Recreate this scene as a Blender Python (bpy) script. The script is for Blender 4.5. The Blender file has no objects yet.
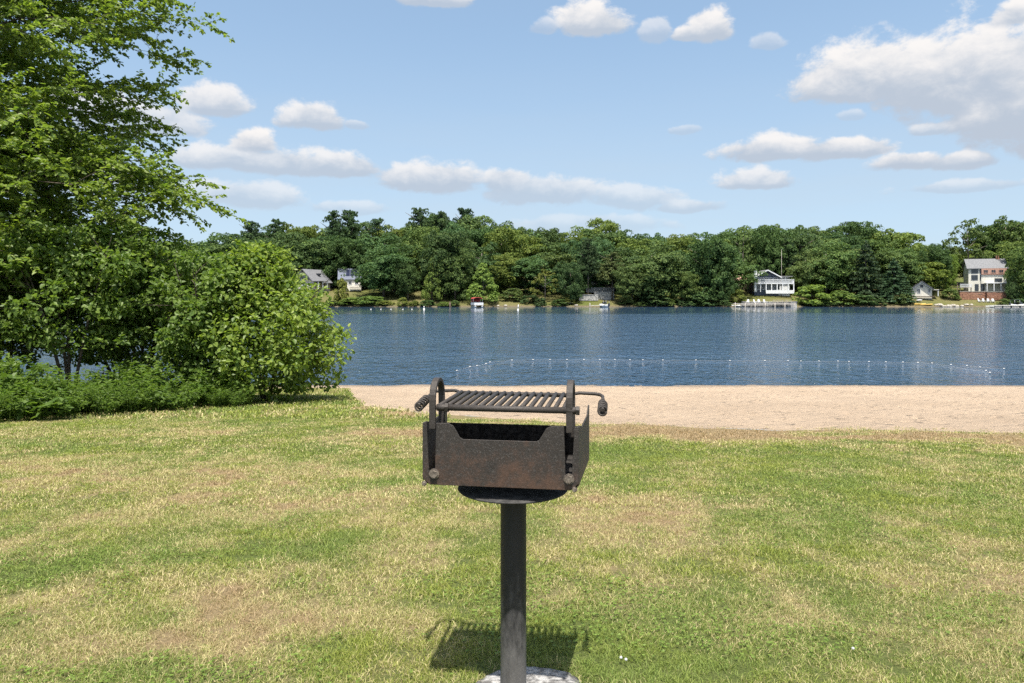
import bpy, bmesh, math, random
import numpy as np
from mathutils import Vector, Matrix

random.seed(7)
RNG = np.random.default_rng(7)
scene = bpy.context.scene
COL = scene.collection
R = math.radians

# ---------------------------------------------------------------- camera
# z = 0 is the lake surface; the camera stands on the lawn 3.9 m above it and looks along +Y
F, HZ, HC = 720.0, 293.0, 3.9
cam = bpy.data.cameras.new('camera')
cam.sensor_width = 36.0
cam.lens = 36.0 * F / 1024.0
cam.shift_y = (HZ - 341.5) / 1024.0
cam.clip_start = 0.05
cam.clip_end = 6000
camo = bpy.data.objects.new('camera', cam)
camo.location = (0, 0, HC)
camo.rotation_euler = (R(90), 0, 0)
COL.objects.link(camo)
scene.camera = camo


def X(px, d):
    return (px - 512.0) / F * d


def Z(py, d):
    return HC + (HZ - py) / F * d


# ---------------------------------------------------------------- helpers
def tag(o, label=None, cat=None, group=None, kind=None):
    if label: o['label'] = label
    if cat: o['category'] = cat
    if group: o['group'] = group
    if kind: o['kind'] = kind
    return o


def empty(name, loc, rz=0.0, label=None, cat=None, group=None):
    o = bpy.data.objects.new(name, None)
    COL.objects.link(o)
    o.location = loc
    o.rotation_euler = (0, 0, rz)
    o.empty_display_size = 0.2
    return tag(o, label, cat, group)


def link(name, me, mat=None, parent=None):
    o = bpy.data.objects.new(name, me)
    COL.objects.link(o)
    if mat: me.materials.append(mat)
    if parent: o.parent = parent
    return o


def mesh_np(name, V, Fc, smooth=False):
    """V (n,3) array, Fc list of (m,k) arrays of equal-length faces"""
    if not isinstance(Fc, (list, tuple)): Fc = [Fc]
    me = bpy.data.meshes.new(name)
    V = np.asarray(V, np.float32)
    me.vertices.add(len(V))
    me.vertices.foreach_set('co', V.ravel())
    loops = np.concatenate([f.ravel() for f in Fc]).astype(np.int32)
    cnt = np.concatenate([np.full(len(f), f.shape[1], np.int32) for f in Fc])
    me.loops.add(len(loops))
    me.loops.foreach_set('vertex_index', loops)
    me.polygons.add(len(cnt))
    starts = np.concatenate([[0], np.cumsum(cnt)[:-1]]).astype(np.int32)
    me.polygons.foreach_set('loop_start', starts)
    me.polygons.foreach_set('use_smooth', np.full(len(cnt), smooth, bool))
    me.update(calc_edges=True)
    me.validate()
    return me


class MB:
    """collects simple shapes, builds ONE mesh object"""
    def __init__(self):
        self.v = []; self.f = []; self.sm = []

    def add(self, vs, fs, smooth=False):
        b = len(self.v)
        self.v += [tuple(p) for p in vs]
        for q in fs:
            self.f.append([b + i for i in q]); self.sm.append(smooth)
        return self

    def box(self, c, s, rz=0.0, bev=0.0):
        hx, hy, hz = s[0] / 2, s[1] / 2, s[2] / 2
        ca, sa = math.cos(rz), math.sin(rz)
        vs = []
        for z in (-hz, hz):
            for x, y in ((-hx, -hy), (hx, -hy), (hx, hy), (-hx, hy)):
                vs.append((c[0] + x * ca - y * sa, c[1] + x * sa + y * ca, c[2] + z))
        return self.add(vs, [(3, 2, 1, 0), (4, 5, 6, 7), (0, 1, 5, 4), (1, 2, 6, 5), (2, 3, 7, 6), (3, 0, 4, 7)])

    def prism(self, pts, ax, t):
        """extrude outline pts (3d list) by vector ax*t"""
        n = len(pts); a = Vector(ax) * t
        vs = [Vector(p) for p in pts] + [Vector(p) + a for p in pts]
        fs = [tuple(range(n)), tuple(range(2 * n - 1, n - 1, -1))]
        for i in range(n):
            j = (i + 1) % n
            fs.append((i, i + n, j + n, j))
        return self.add(vs, fs)

    def tube(self, pts, r, n=8, cap=True, smooth=True):
        pts = [Vector(p) for p in pts]
        rs = r if isinstance(r, (list, tuple)) else [r] * len(pts)
        vs = []; fs = []
        u = None
        for i, p in enumerate(pts):
            t = (pts[min(i + 1, len(pts) - 1)] - pts[max(i - 1, 0)])
            if t.length < 1e-9: t = Vector((0, 0, 1))
            t.normalize()
            if u is None:
                u = t.orthogonal().normalized()
            else:
                u = (u - t * u.dot(t))
                if u.length < 1e-6: u = t.orthogonal()
                u.normalize()
            w = t.cross(u)
            for k in range(n):
                a = 2 * math.pi * k / n
                vs.append(p + (u * math.cos(a) + w * math.sin(a)) * rs[i])
        for i in range(len(pts) - 1):
            for k in range(n):
                k2 = (k + 1) % n
                fs.append((i * n + k, i * n + k2, (i + 1) * n + k2, (i + 1) * n + k))
        self.add(vs, fs, smooth)
        if cap:
            b = len(self.v) - len(vs)
            self.f.append([b + k for k in range(n - 1, -1, -1)]); self.sm.append(False)
            m = b + (len(pts) - 1) * n
            self.f.append([m + k for k in range(n)]); self.sm.append(False)
        return self

    def lathe(self, prof, c=(0, 0, 0), n=32, smooth=True):
        vs = []; fs = []
        for r, z in prof:
            for k in range(n):
                a = 2 * math.pi * k / n
                vs.append((c[0] + r * math.cos(a), c[1] + r * math.sin(a), c[2] + z))
        for i in range(len(prof) - 1):
            for k in range(n):
                k2 = (k + 1) % n
                fs.append((i * n + k, i * n + k2, (i + 1) * n + k2, (i + 1) * n + k))
        return self.add(vs, fs, smooth)

    def mesh(self, name):
        me = bpy.data.meshes.new(name)
        me.from_pydata(self.v, [], self.f)
        me.polygons.foreach_set('use_smooth', self.sm)
        me.update()
        return me

    def build(self, name, mat=None, parent=None, bevel=0.0):
        o = link(name, self.mesh(name), mat, parent)
        if bevel:
            m = o.modifiers.new('bevel', 'BEVEL'); m.width = bevel; m.segments = 2; m.limit_method = 'ANGLE'
        return o


def dup(o, parent=None):
    c = o.copy(); COL.objects.link(c)
    if parent: c.parent = parent
    for ch in list(o.children): dup(ch, c)
    return c


# vectorised value noise
def vnoise(x, y, seed=0):
    xi = np.floor(x).astype(np.int64); yi = np.floor(y).astype(np.int64)
    fx = x - xi; fy = y - yi
    fx = fx * fx * (3 - 2 * fx); fy = fy * fy * (3 - 2 * fy)

    def h(a, b):
        n = (a * 374761393 + b * 668265263 + seed * 1442695041) & 0xFFFFFFFF
        n = ((n ^ (n >> 13)) * 1274126177) & 0xFFFFFFFF
        n = n ^ (n >> 16)
        return (n & 0xFFFF) / 65535.0
    a = h(xi, yi); b = h(xi + 1, yi); c = h(xi, yi + 1); d = h(xi + 1, yi + 1)
    return (a * (1 - fx) + b * fx) * (1 - fy) + (c * (1 - fx) + d * fx) * fy


def fbm(x, y, oct=4, seed=0):
    x = np.asarray(x, float); y = np.asarray(y, float)
    s = 0; a = .5; t = 0
    for i in range(oct):
        s = s + a * vnoise(x * 2 ** i + 17.3 * i, y * 2 ** i - 9.1 * i, seed + i); t += a; a *= .5
    return s / t


# ---------------------------------------------------------------- materials
def new_mat(name):
    m = bpy.data.materials.new(name); m.use_nodes = True
    nt = m.node_tree; nt.nodes.clear()
    out = nt.nodes.new('ShaderNodeOutputMaterial')
    return m, nt, out


def N(nt, t, **kw):
    n = nt.nodes.new(t)
    for k, v in kw.items():
        if k.startswith('i_'):
            key = k[2:]
            key = int(key) if key.isdigit() else key.replace('_', ' ')
            n.inputs[key].default_value = v
        else:
            setattr(n, k, v)
    return n


def math_(nt, op, a, b=None, c=None, clamp=False):
    n = nt.nodes.new('ShaderNodeMath'); n.operation = op; n.use_clamp = clamp
    for i, v in enumerate((a, b, c)):
        if v is None: continue
        if isinstance(v, (int, float)): n.inputs[i].default_value = v
        else: nt.links.new(v, n.inputs[i])
    return n.outputs[0]


def mixc(nt, f, a, b, mode='MIX'):
    n = nt.nodes.new('ShaderNodeMix'); n.data_type = 'RGBA'; n.blend_type = mode
    for i, v in ((0, f), (6, a), (7, b)):
        if isinstance(v, (int, float)): n.inputs[i].default_value = v
        elif isinstance(v, tuple): n.inputs[i].default_value = (v[0], v[1], v[2], 1)
        else: nt.links.new(v, n.inputs[i])
    return n.outputs[2]


def ramp(nt, v, a, b, clamp=True):
    """smoothstep a..b -> 0..1"""
    n = nt.nodes.new('ShaderNodeMapRange'); n.interpolation_type = 'SMOOTHSTEP'
    nt.links.new(v, n.inputs[0])
    n.inputs[1].default_value = a; n.inputs[2].default_value = b
    n.inputs[3].default_value = 0; n.inputs[4].default_value = 1
    return n.outputs[0]


def noise(nt, vec, scale, detail=4, rough=.55, dist=0):
    n = nt.nodes.new('ShaderNodeTexNoise')
    n.inputs['Scale'].default_value = scale; n.inputs['Detail'].default_value = detail
    n.inputs['Roughness'].default_value = rough; n.inputs['Distortion'].default_value = dist
    if vec is not None: nt.links.new(vec, n.inputs['Vector'])
    return n.outputs[0]


def objco(nt):
    return nt.nodes.new('ShaderNodeTexCoord').outputs['Object']


def mapv(nt, vec, scale=(1, 1, 1)):
    n = nt.nodes.new('ShaderNodeMapping'); n.inputs['Scale'].default_value = scale
    nt.links.new(vec, n.inputs[0]); return n.outputs[0]


def bump(nt, h, strength, dist=.01):
    n = nt.nodes.new('ShaderNodeBump'); n.inputs['Strength'].default_value = strength
    n.inputs['Distance'].default_value = dist
    nt.links.new(h, n.inputs['Height']); return n.outputs[0]


def surf(name, ca, cb, scale=8, rough=.7, spec=.3, metal=0.0, bmp=0.0, bscale=60, bdist=.01, detail=5, lo=.35, hi=.65):
    m, nt, out = new_mat(name)
    co = objco(nt)
    f = ramp(nt, noise(nt, co, scale, detail), lo, hi)
    p = N(nt, 'ShaderNodeBsdfPrincipled')
    nt.links.new(mixc(nt, f, ca, cb), p.inputs['Base Color'])
    p.inputs['Roughness'].default_value = rough; p.inputs['Metallic'].default_value = metal
    p.inputs['Specular IOR Level'].default_value = spec
    if bmp:
        nt.links.new(bump(nt, noise(nt, co, bscale, 4), bmp, bdist), p.inputs['Normal'])
    nt.links.new(p.outputs[0], out.inputs[0])
    return m


def leafmat(name, ca, cb, tr=.35, spec=.25, trcol=1.5):
    m, nt, out = new_mat(name)
    g = nt.nodes.new('ShaderNodeNewGeometry'); oi = nt.nodes.new('ShaderNodeObjectInfo')
    c = mixc(nt, g.outputs['Random Per Island'], ca, cb)
    c = mixc(nt, 1.0, c, oi.outputs['Color'], 'MULTIPLY')
    p = N(nt, 'ShaderNodeBsdfPrincipled')
    nt.links.new(c, p.inputs['Base Color'])
    p.inputs['Roughness'].default_value = .5; p.inputs['Specular IOR Level'].default_value = spec
    t = nt.nodes.new('ShaderNodeBsdfTranslucent')
    c2 = mixc(nt, 1.0, c, (trcol * 1.0, trcol * 1.05, trcol * .55), 'MULTIPLY')
    nt.links.new(c2, t.inputs[0])
    mx = nt.nodes.new('ShaderNodeMixShader'); mx.inputs[0].default_value = tr
    nt.links.new(p.outputs[0], mx.inputs[1]); nt.links.new(t.outputs[0], mx.inputs[2])
    nt.links.new(mx.outputs[0], out.inputs[0])
    return m


M = {}
M['leaf_near'] = leafmat('leaf_near', (.092, .15, .024), (.195, .255, .042), .46, .4)
M['leaf_bush'] = leafmat('leaf_bush', (.078, .135, .022), (.22, .285, .046), .45, .4)
M['leaf_dark'] = leafmat('leaf_dark', (.07, .125, .022), (.145, .21, .04), .45, .35)
M['leaf_fern'] = leafmat('leaf_fern', (.055, .105, .018), (.12, .18, .034), .45)
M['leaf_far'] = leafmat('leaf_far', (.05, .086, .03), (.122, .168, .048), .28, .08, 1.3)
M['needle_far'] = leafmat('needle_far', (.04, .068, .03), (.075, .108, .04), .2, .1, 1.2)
M['bark'] = surf('bark', (.05, .04, .03), (.12, .1, .08), 14, .9, .1, bmp=.6, bscale=30, bdist=.02)
M['bark_far'] = surf('bark_far', (.06, .05, .04), (.16, .14, .12), 6, .9, .1)
M['white'] = surf('white_paint', (.5, .51, .53), (.66, .67, .68), 3, .5)
M['cream'] = surf('cream_siding', (.5, .48, .42), (.62, .6, .53), 3, .6)
M['roof_grey'] = surf('grey_shingle', (.11, .112, .12), (.19, .192, .2), 5, .85, .1)
M['roof_dark'] = surf('dark_shingle', (.06, .065, .075), (.13, .135, .15), 5, .85, .1)
M['roof_blue'] = surf('blue_grey_roof', (.085, .095, .125), (.13, .145, .185), 3, .7, .2)
M['navy'] = surf('navy_paint_and_shade', (.05, .065, .1), (.085, .1, .14), 3, .6)
M['dark_wood'] = surf('dark_wood', (.06, .045, .035), (.13, .1, .075), 4, .8, .1)
M['grey_wood'] = surf('weathered_wood', (.22, .2, .18), (.4, .37, .33), 5, .8, .1)
M['pink'] = surf('faded_red_siding', (.3, .17, .13), (.42, .26, .2), 5, .7)
M['brick'] = surf('red_brown_block', (.17, .085, .06), (.3, .16, .11), 3, .85, .1)
M['stone'] = surf('grey_stone', (.2, .2, .2), (.46, .45, .43), 2.5, .9, .1)
M['rock'] = surf('shore_rock', (.2, .18, .15), (.45, .41, .35), 2.0, .9, .1)
M['glass'] = surf('window_glass', (.015, .018, .022), (.03, .035, .045), 2, .08, .6)
M['panel'] = surf('solar_panel', (.012, .015, .035), (.02, .025, .05), 2, .12, .6)
M['red_canvas'] = surf('red_canvas', (.27, .04, .035), (.36, .06, .05), 3, .8)
M['dark_canvas'] = surf('dark_canvas', (.02, .025, .04), (.05, .055, .07), 3, .8)
M['alu'] = surf('aluminium', (.45, .46, .47), (.6, .6, .6), 3, .4, .5, .6)
M['yellow'] = surf('yellow_plastic', (.5, .33, .08), (.6, .4, .1), 3, .4)
M['buoy'] = surf('buoy_plastic', (.5, .5, .5), (.62, .62, .6), 3, .4)
M['rope'] = surf('rope_fibre', (.3, .32, .36), (.42, .44, .48), 30, .9)

# ---------------------------------------------------------------- sun, sky and clouds
SUN = Vector((0.015, -0.36, 0.933)).normalized()
el = math.asin(SUN.z)
sun = bpy.data.lights.new('sun', 'SUN')
sun.energy = 4.6; sun.angle = R(.53); sun.color = (1.0, .95, .86)
suno = bpy.data.objects.new('sun', sun); COL.objects.link(suno)
suno.location = (0, -20, 60)
suno.rotation_euler = SUN.to_track_quat('Z', 'Y').to_euler()

world = bpy.data.worlds.new('World'); scene.world = world
world.use_nodes = True
wt = world.node_tree; wt.nodes.clear()
wout = wt.nodes.new('ShaderNodeOutputWorld')
sky = wt.nodes.new('ShaderNodeTexSky'); sky.sky_type = 'NISHITA'
sky.sun_disc = False; sky.sun_elevation = el
sky.sun_rotation = math.atan2(SUN.x, SUN.y)
sky.air_density = 1.0; sky.dust_density = 2.2; sky.ozone_density = 2.1; sky.altitude = 100
bg = wt.nodes.new('ShaderNodeBackground'); bg.inputs[1].default_value = .131
wt.links.new(mixc(wt, 1.0, sky.outputs[0], (1.03, 1.0, .86), 'MULTIPLY'), bg.inputs[0])   # milky summer air
tc = wt.nodes.new('ShaderNodeTexCoord')
dirv = tc.outputs['Generated']
sp = wt.nodes.new('ShaderNodeSeparateXYZ'); wt.links.new(dirv, sp.inputs[0])
# summer haze keeps the sky near the horizon even: look the sky model up a little higher
cs = wt.nodes.new('ShaderNodeCombineXYZ')
wt.links.new(sp.outputs[0], cs.inputs[0]); wt.links.new(sp.outputs[1], cs.inputs[1])
wt.links.new(math_(wt, 'ADD', math_(wt, 'MULTIPLY', math_(wt, 'MAXIMUM', sp.outputs[2], 0.0), .85), .15), cs.inputs[2])
vn = N(wt, 'ShaderNodeVectorMath', operation='NORMALIZE'); wt.links.new(cs.outputs[0], vn.inputs[0])
wt.links.new(vn.outputs[0], sky.inputs['Vector'])
az = math_(wt, 'MULTIPLY', math_(wt, 'ARCTAN2', sp.outputs[0], sp.outputs[1]), 180 / math.pi)
eld = math_(wt, 'MULTIPLY', math_(wt, 'ARCSINE', sp.outputs[2]), 180 / math.pi)
cb = wt.nodes.new('ShaderNodeCombineXYZ')
wt.links.new(az, cb.inputs[0]); wt.links.new(math_(wt, 'MULTIPLY', eld, 1.5), cb.inputs[1])
flat = cb.outputs[0]
nz = noise(wt, flat, .36, 12, .62, .2)          # billows
nz2 = noise(wt, flat, .16, 4, .5)             # large warp
wz = math_(wt, 'MULTIPLY', math_(wt, 'SUBTRACT', nz2, .5), 2.6)
cb2 = wt.nodes.new('ShaderNodeCombineXYZ')
wt.links.new(math_(wt, 'ADD', az, wz), cb2.inputs[0])
elw = math_(wt, 'ADD', eld, math_(wt, 'MULTIPLY', wz, .25))
wt.links.new(elw, cb2.inputs[1]); wt.links.new(elw, cb2.inputs[2])
pw = cb2.outputs[0]
# clouds: (px, py, half width, height above base line, depth below it, opacity)
CL = [(868, 86, 78, 52, 14, 1), (925, 84, 60, 52, 24, 1), (985, 80, 100, 66, 36, 1), (965, 96, 76, 36, 18, 1), (1045, 96, 95, 78, 56, 1), (1015, 118, 72, 34, 26, 1),
      (1022, 16, 36, 22, 8, 1), (770, 153, 62, 24, 8, .95), (840, 152, 52, 20, 8, .95), (908, 163, 40, 16, 8, .95), (965, 162, 40, 16, 7, .9),
      (757, 184, 46, 24, 6, .8), (965, 187, 70, 12, 5, .45), (712, 32, 26, 32, 9, 1), (690, 34, 18, 12, 6, .95), (588, 28, 40, 36, 9, 1),
      (655, 32, 20, 18, 9, .55), (545, 28, 16, 12, 6, .4), (436, 0, 46, 16, 6, .85), (313, 122, 36, 28, 7, .9), (357, 125, 16, 8, 4, .5),
      (255, 147, 28, 26, 6, 1), (215, 108, 38, 34, 8, .9), (265, 165, 105, 26, 9, .8), (335, 168, 50, 24, 9, .85), (430, 182, 62, 30, 11, .85),
      (505, 182, 30, 20, 10, .8), (545, 192, 70, 22, 12, .65), (630, 200, 60, 20, 10, .5), (250, 198, 65, 24, 10, .55), (350, 208, 40, 12, 6, .4),
      (690, 207, 40, 12, 5, .55), (850, 117, 14, 9, 5, .4), (935, 129, 22, 9, 5, .7), (682, 131, 18, 7, 4, .4), (772, 42, 18, 16, 5, .45),
      (590, 225, 90, 14, 10, .3), (120, 120, 90, 40, 14, .8), (60, 180, 110, 30, 12, .7), (1130, 60, 90, 50, 20, 1), (-120, 90, 120, 60, 20, .9),
      (1250, 170, 120, 30, 10, .9)]
ad = ah = ao = None
for (cx, cy, a, bt, bb, op) in CL:
    azc = math.degrees(math.atan((cx - 512) / F)); dist = math.hypot(cx - 512, F)
    elc = math.degrees(math.atan((HZ - cy) / dist))
    k = math.degrees(1 / dist) * math.cos(math.radians(azc)) ** .5
    a, bt, bb = (a * 1.08, bt * 1.1, bb * 1.3) if cx > 780 and cy < 130 else (a * 1.05, bt * .86, bb * 1.25)
    s = N(wt, 'ShaderNodeVectorMath', operation='SUBTRACT'); wt.links.new(pw, s.inputs[0]); s.inputs[1].default_value = (azc, elc, elc)
    mnode = N(wt, 'ShaderNodeVectorMath', operation='MULTIPLY'); wt.links.new(s.outputs[0], mnode.inputs[0])
    mnode.inputs[1].default_value = (1 / (a * k), 1 / (bt * k), 1 / (bb * k))
    q = N(wt, 'ShaderNodeSeparateXYZ'); wt.links.new(mnode.outputs[0], q.inputs[0])
    h = math_(wt, 'MINIMUM', q.outputs[1], q.outputs[2])
    d = math_(wt, 'SUBTRACT', 1.0, math_(wt, 'SQRT', math_(wt, 'ADD', math_(wt, 'MULTIPLY', q.outputs[0], q.outputs[0]), math_(wt, 'MULTIPLY', h, h))))
    wgt = math_(wt, 'POWER', math_(wt, 'MAXIMUM', math_(wt, 'ADD', d, .45), .001), 3.0)
    wh = math_(wt, 'MULTIPLY', wgt, h); wo = math_(wt, 'MULTIPLY', wgt, op)
    if ad is None:
        ad, ah, ao, aw = d, wh, wo, wgt
    else:
        ah = math_(wt, 'ADD', ah, wh); ao = math_(wt, 'ADD', ao, wo); aw = math_(wt, 'ADD', aw, wgt)
        n_ = N(wt, 'ShaderNodeMath', operation='SMOOTH_MAX'); n_.inputs[2].default_value = .12
        wt.links.new(ad, n_.inputs[0]); wt.links.new(d, n_.inputs[1]); ad = n_.outputs[0]
ah = math_(wt, 'DIVIDE', ah, aw); ao = math_(wt, 'DIVIDE', ao, aw)
dens = math_(wt, 'ADD', ad, math_(wt, 'MULTIPLY', math_(wt, 'SUBTRACT', nz, .48), 1.45))
alpha = math_(wt, 'MULTIPLY', ramp(wt, dens, .03, .38), ao)
# thicker cloud water lets less of the sun through to its underside
lit = math_(wt, 'ADD', math_(wt, 'MULTIPLY', ah, .75), math_(wt, 'MULTIPLY', math_(wt, 'SUBTRACT', nz, .5), 1.6))
lit = math_(wt, 'SUBTRACT', lit, math_(wt, 'MULTIPLY', dens, .12))
ccol = mixc(wt, ramp(wt, lit, -.32, .6), (.47, .535, .63), (.88, .855, .84))
cbg = wt.nodes.new('ShaderNodeBackground'); cbg.inputs[1].default_value = .53
wt.links.new(ccol, cbg.inputs[0])
# thin veil of high cloud low over the horizon
vnz = noise(wt, mapv(wt, flat, (.35, 1.6, 1)), .12, 5, .55)
veil = math_(wt, 'MULTIPLY', ramp(wt, eld, 21, 2), math_(wt, 'ADD', .18, math_(wt, 'MULTIPLY', vnz, .75)))
vbg = wt.nodes.new('ShaderNodeBackground'); vbg.inputs[0].default_value = (.60, .655, .70, 1); vbg.inputs[1].default_value = .5
vm = wt.nodes.new('ShaderNodeMixShader')
wt.links.new(math_(wt, 'MULTIPLY', veil, .8), vm.inputs[0]); wt.links.new(bg.outputs[0], vm.inputs[1]); wt.links.new(vbg.outputs[0], vm.inputs[2])
wm = wt.nodes.new('ShaderNodeMixShader')
wt.links.new(alpha, wm.inputs[0]); wt.links.new(vm.outputs[0], wm.inputs[1]); wt.links.new(cbg.outputs[0], wm.inputs[2])
wt.links.new(wm.outputs[0], wout.inputs[0])
world.cycles.sampling_method = 'MANUAL'; world.cycles.sample_map_resolution = 512

# ---------------------------------------------------------------- near ground
GY, GZ, SL = 2.48, 2.536, 0.0905


def shore_y(x):
    return 30.4 + 1.0 * (fbm(np.asarray(x) / 6.0, np.asarray(x) * 0 + 3.3, 3, 11) - .5)


BX = [-60, -7.2, -6.3, -5.1, -3.5, -1.66, 1.5, 3.0, 7.75, 20, 60]
BY = [28.6, 28.6, 27.6, 23.0, 17.2, 14.6, 12.4, 11.7, 10.9, 9.8, 9.8]


def edge_y(x):
    x = np.asarray(x, float)
    return np.interp(x, BX, BY) + .7 * (fbm(x / 1.1, x * 0, 5, 5) - .5)


def gz(x, y):
    x = np.asarray(x, float); y = np.asarray(y, float)
    yy = np.where(y < 0, y * .35, y)
    z = GZ - SL * (yy - GY)
    s = y - shore_y(x)
    z = np.where(s > 0, -.09 * s, z * np.clip(-s / 3.0, 0, 1) + (-.05 * s) * (1 - np.clip(-s / 3.0, 0, 1)))
    z = z + .035 * (fbm(x / 1.3, y / 1.3, 3, 2) - .5) * np.clip((np.hypot(x - .005, y - GY) - .25) * 2, 0, 1)
    return z


def dry_xy(px, py):
    d = (HC - GZ - SL * GY) / ((py - HZ) / F - SL)
    return X(px, d), d


PATCH = [(240, 600, 60, 20, .3), (320, 625, 70, 16, .26), (190, 640, 70, 14, .2), (300, 640, 130, 30, .12), (60, 610, 70, 40, .25), (120, 475, 170, 14, .25), (340, 505, 80, 16, .25), (650, 500, 90, 18, .28),
         (640, 535, 60, 18, .15), (945, 578, 60, 20, .35), (225, 431, 50, 6, .55), (395, 434, 60, 7, .75), (650, 433, 130, 8, .6), (850, 432, 180, 6, .4), (430, 640, 50, 30, .2),
         (300, 540, 80, 18, -.45), (575, 650, 90, 30, -.35), (455, 485, 60, 22, -.22), (820, 487, 170, 14, -.3), (90, 450, 200, 8, -.3),
         (640, 655, 90, 30, -.2), (860, 525, 120, 22, -.18), (610, 455, 160, 9, -.35), (930, 640, 90, 30, .05), (60, 565, 60, 20, -.2), (720, 570, 90, 22, -.15), (390, 655, 60, 25, -.3)]


def dry(x, y):
    v = .375 + .85 * (fbm(x / .9, y / 1.1, 5, 21) - .5) + 1.0 * (fbm(x / .22, y / .26, 4, 33) - .5) + .4 * (fbm(x / 4, y / 4, 2, 41) - .5)
    for (px, py, rx, ry, a) in PATCH:
        cx, cy = dry_xy(px, py)
        _, c0 = dry_xy(px, py - ry); _, c1 = dry_xy(px, py + ry)
        wx = rx / F * cy; wy = abs(c0 - c1) / 2
        v = v + .85 * a * np.exp(-(((x - cx) / wx) ** 2 + ((y - cy) / wy) ** 2))
    e = edge_y(x) - y      # trampled, sun-burnt strip along the sand
    v = v + .75 * np.exp(-((e - 1.0) / .8) ** 2) * (x > -3.6) * np.clip(3.2 * (fbm(x / 1.3, y / .6, 4, 88) - .36), 0, 1.2)
    return np.clip(v, 0, 1)


xs = np.concatenate([np.linspace(-60, -15, 46)[:-1], np.arange(-15, 15.01, .1), np.linspace(15, 60, 46)[1:]])


def sheet(name, ylo, yhi, rows, power=1.0):
    t = np.linspace(0, 1, rows) ** power
    Y = ylo[None, :] + (yhi - ylo)[None, :] * t[:, None]
    Xg = np.repeat(xs[None, :], rows, 0)
    V = np.stack([Xg, Y, gz(Xg, Y)], -1).reshape(-1, 3)
    n = len(xs)
    i = np.arange(rows - 1)[:, None] * n + np.arange(n - 1)[None, :]
    i = i.ravel()
    return mesh_np(name, V, np.stack([i, i + 1, i + n + 1, i + n], -1), True), V


def set_attr(me, name, vals):
    a = me.attributes.new(name, 'FLOAT', 'POINT'); a.data.foreach_set('value', np.asarray(vals, np.float32))


def grassmat(name, soil):
    m, nt, out = new_mat(name)
    at = nt.nodes.new('ShaderNodeAttribute'); at.attribute_name = 'dry'
    g = nt.nodes.new('ShaderNodeNewGeometry')
    co = objco(nt)
    hue = ramp(nt, noise(nt, co, 1.1, 3), .35, .68)
    if soil:
        fine = noise(nt, co, 55, 5, .65); r = noise(nt, co, 160, 3)
        green = mixc(nt, fine, (.03, .045, .012), (.12, .14, .042))
        straw = mixc(nt, fine, (.08, .058, .03), (.3, .23, .13))
        c = mixc(nt, ramp(nt, math_(nt, 'ADD', at.outputs['Fac'], math_(nt, 'MULTIPLY', math_(nt, 'SUBTRACT', r, .5), .8)), .25, .75), green, straw)
    else:
        r = g.outputs['Random Per Island']
        r2 = math_(nt, 'FRACT', math_(nt, 'MULTIPLY', r, 37.7))
        green = mixc(nt, r2, (.085, .135, .026), (.215, .27, .062))
        green = mixc(nt, math_(nt, 'MULTIPLY', hue, .8), green, mixc(nt, r2, (.15, .18, .024), (.29, .31, .062)))
        straw = mixc(nt, r2, (.25, .21, .092), (.56, .49, .265))
        brown = mixc(nt, r2, (.19, .125, .07), (.40, .285, .175))
        hi = ramp(nt, at.outputs['Fac'], .7, 1.0)
        straw = mixc(nt, math_(nt, 'MULTIPLY', hi, .85), straw, brown)
        f = math_(nt, 'ADD', at.outputs['Fac'], math_(nt, 'MULTIPLY', math_(nt, 'SUBTRACT', r, .5), .95))
        c = mixc(nt, ramp(nt, f, .35, .62), green, straw)
    p = N(nt, 'ShaderNodeBsdfPrincipled'); nt.links.new(c, p.inputs['Base Color'])
    p.inputs['Roughness'].default_value = .6 if not soil else .9
    p.inputs['Specular IOR Level'].default_value = .25 if not soil else .1
    if soil:
        nt.links.new(bump(nt, fine, .8, .03), p.inputs['Normal'])
        nt.links.new(p.outputs[0], out.inputs[0])
    else:
        t = nt.nodes.new('ShaderNodeBsdfTranslucent'); nt.links.new(mixc(nt, 1.0, c, (1.3, 1.3, .8), 'MULTIPLY'), t.inputs[0])
        mx = nt.nodes.new('ShaderNodeMixShader'); mx.inputs[0].default_value = .3
        nt.links.new(p.outputs[0], mx.inputs[1]); nt.links.new(t.outputs[0], mx.inputs[2])
        nt.links.new(mx.outputs[0], out.inputs[0])
    return m


M['lawn'] = grassmat('lawn_ground', True)
M['blade'] = grassmat('grass_blade', False)
me, V = sheet('lawn', np.full(len(xs), -14.0), edge_y(xs), 170)
set_attr(me, 'dry', dry(V[:, 0], V[:, 1]))
lawn = link('lawn', me, M['lawn']); tag(lawn, kind='structure')


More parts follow.
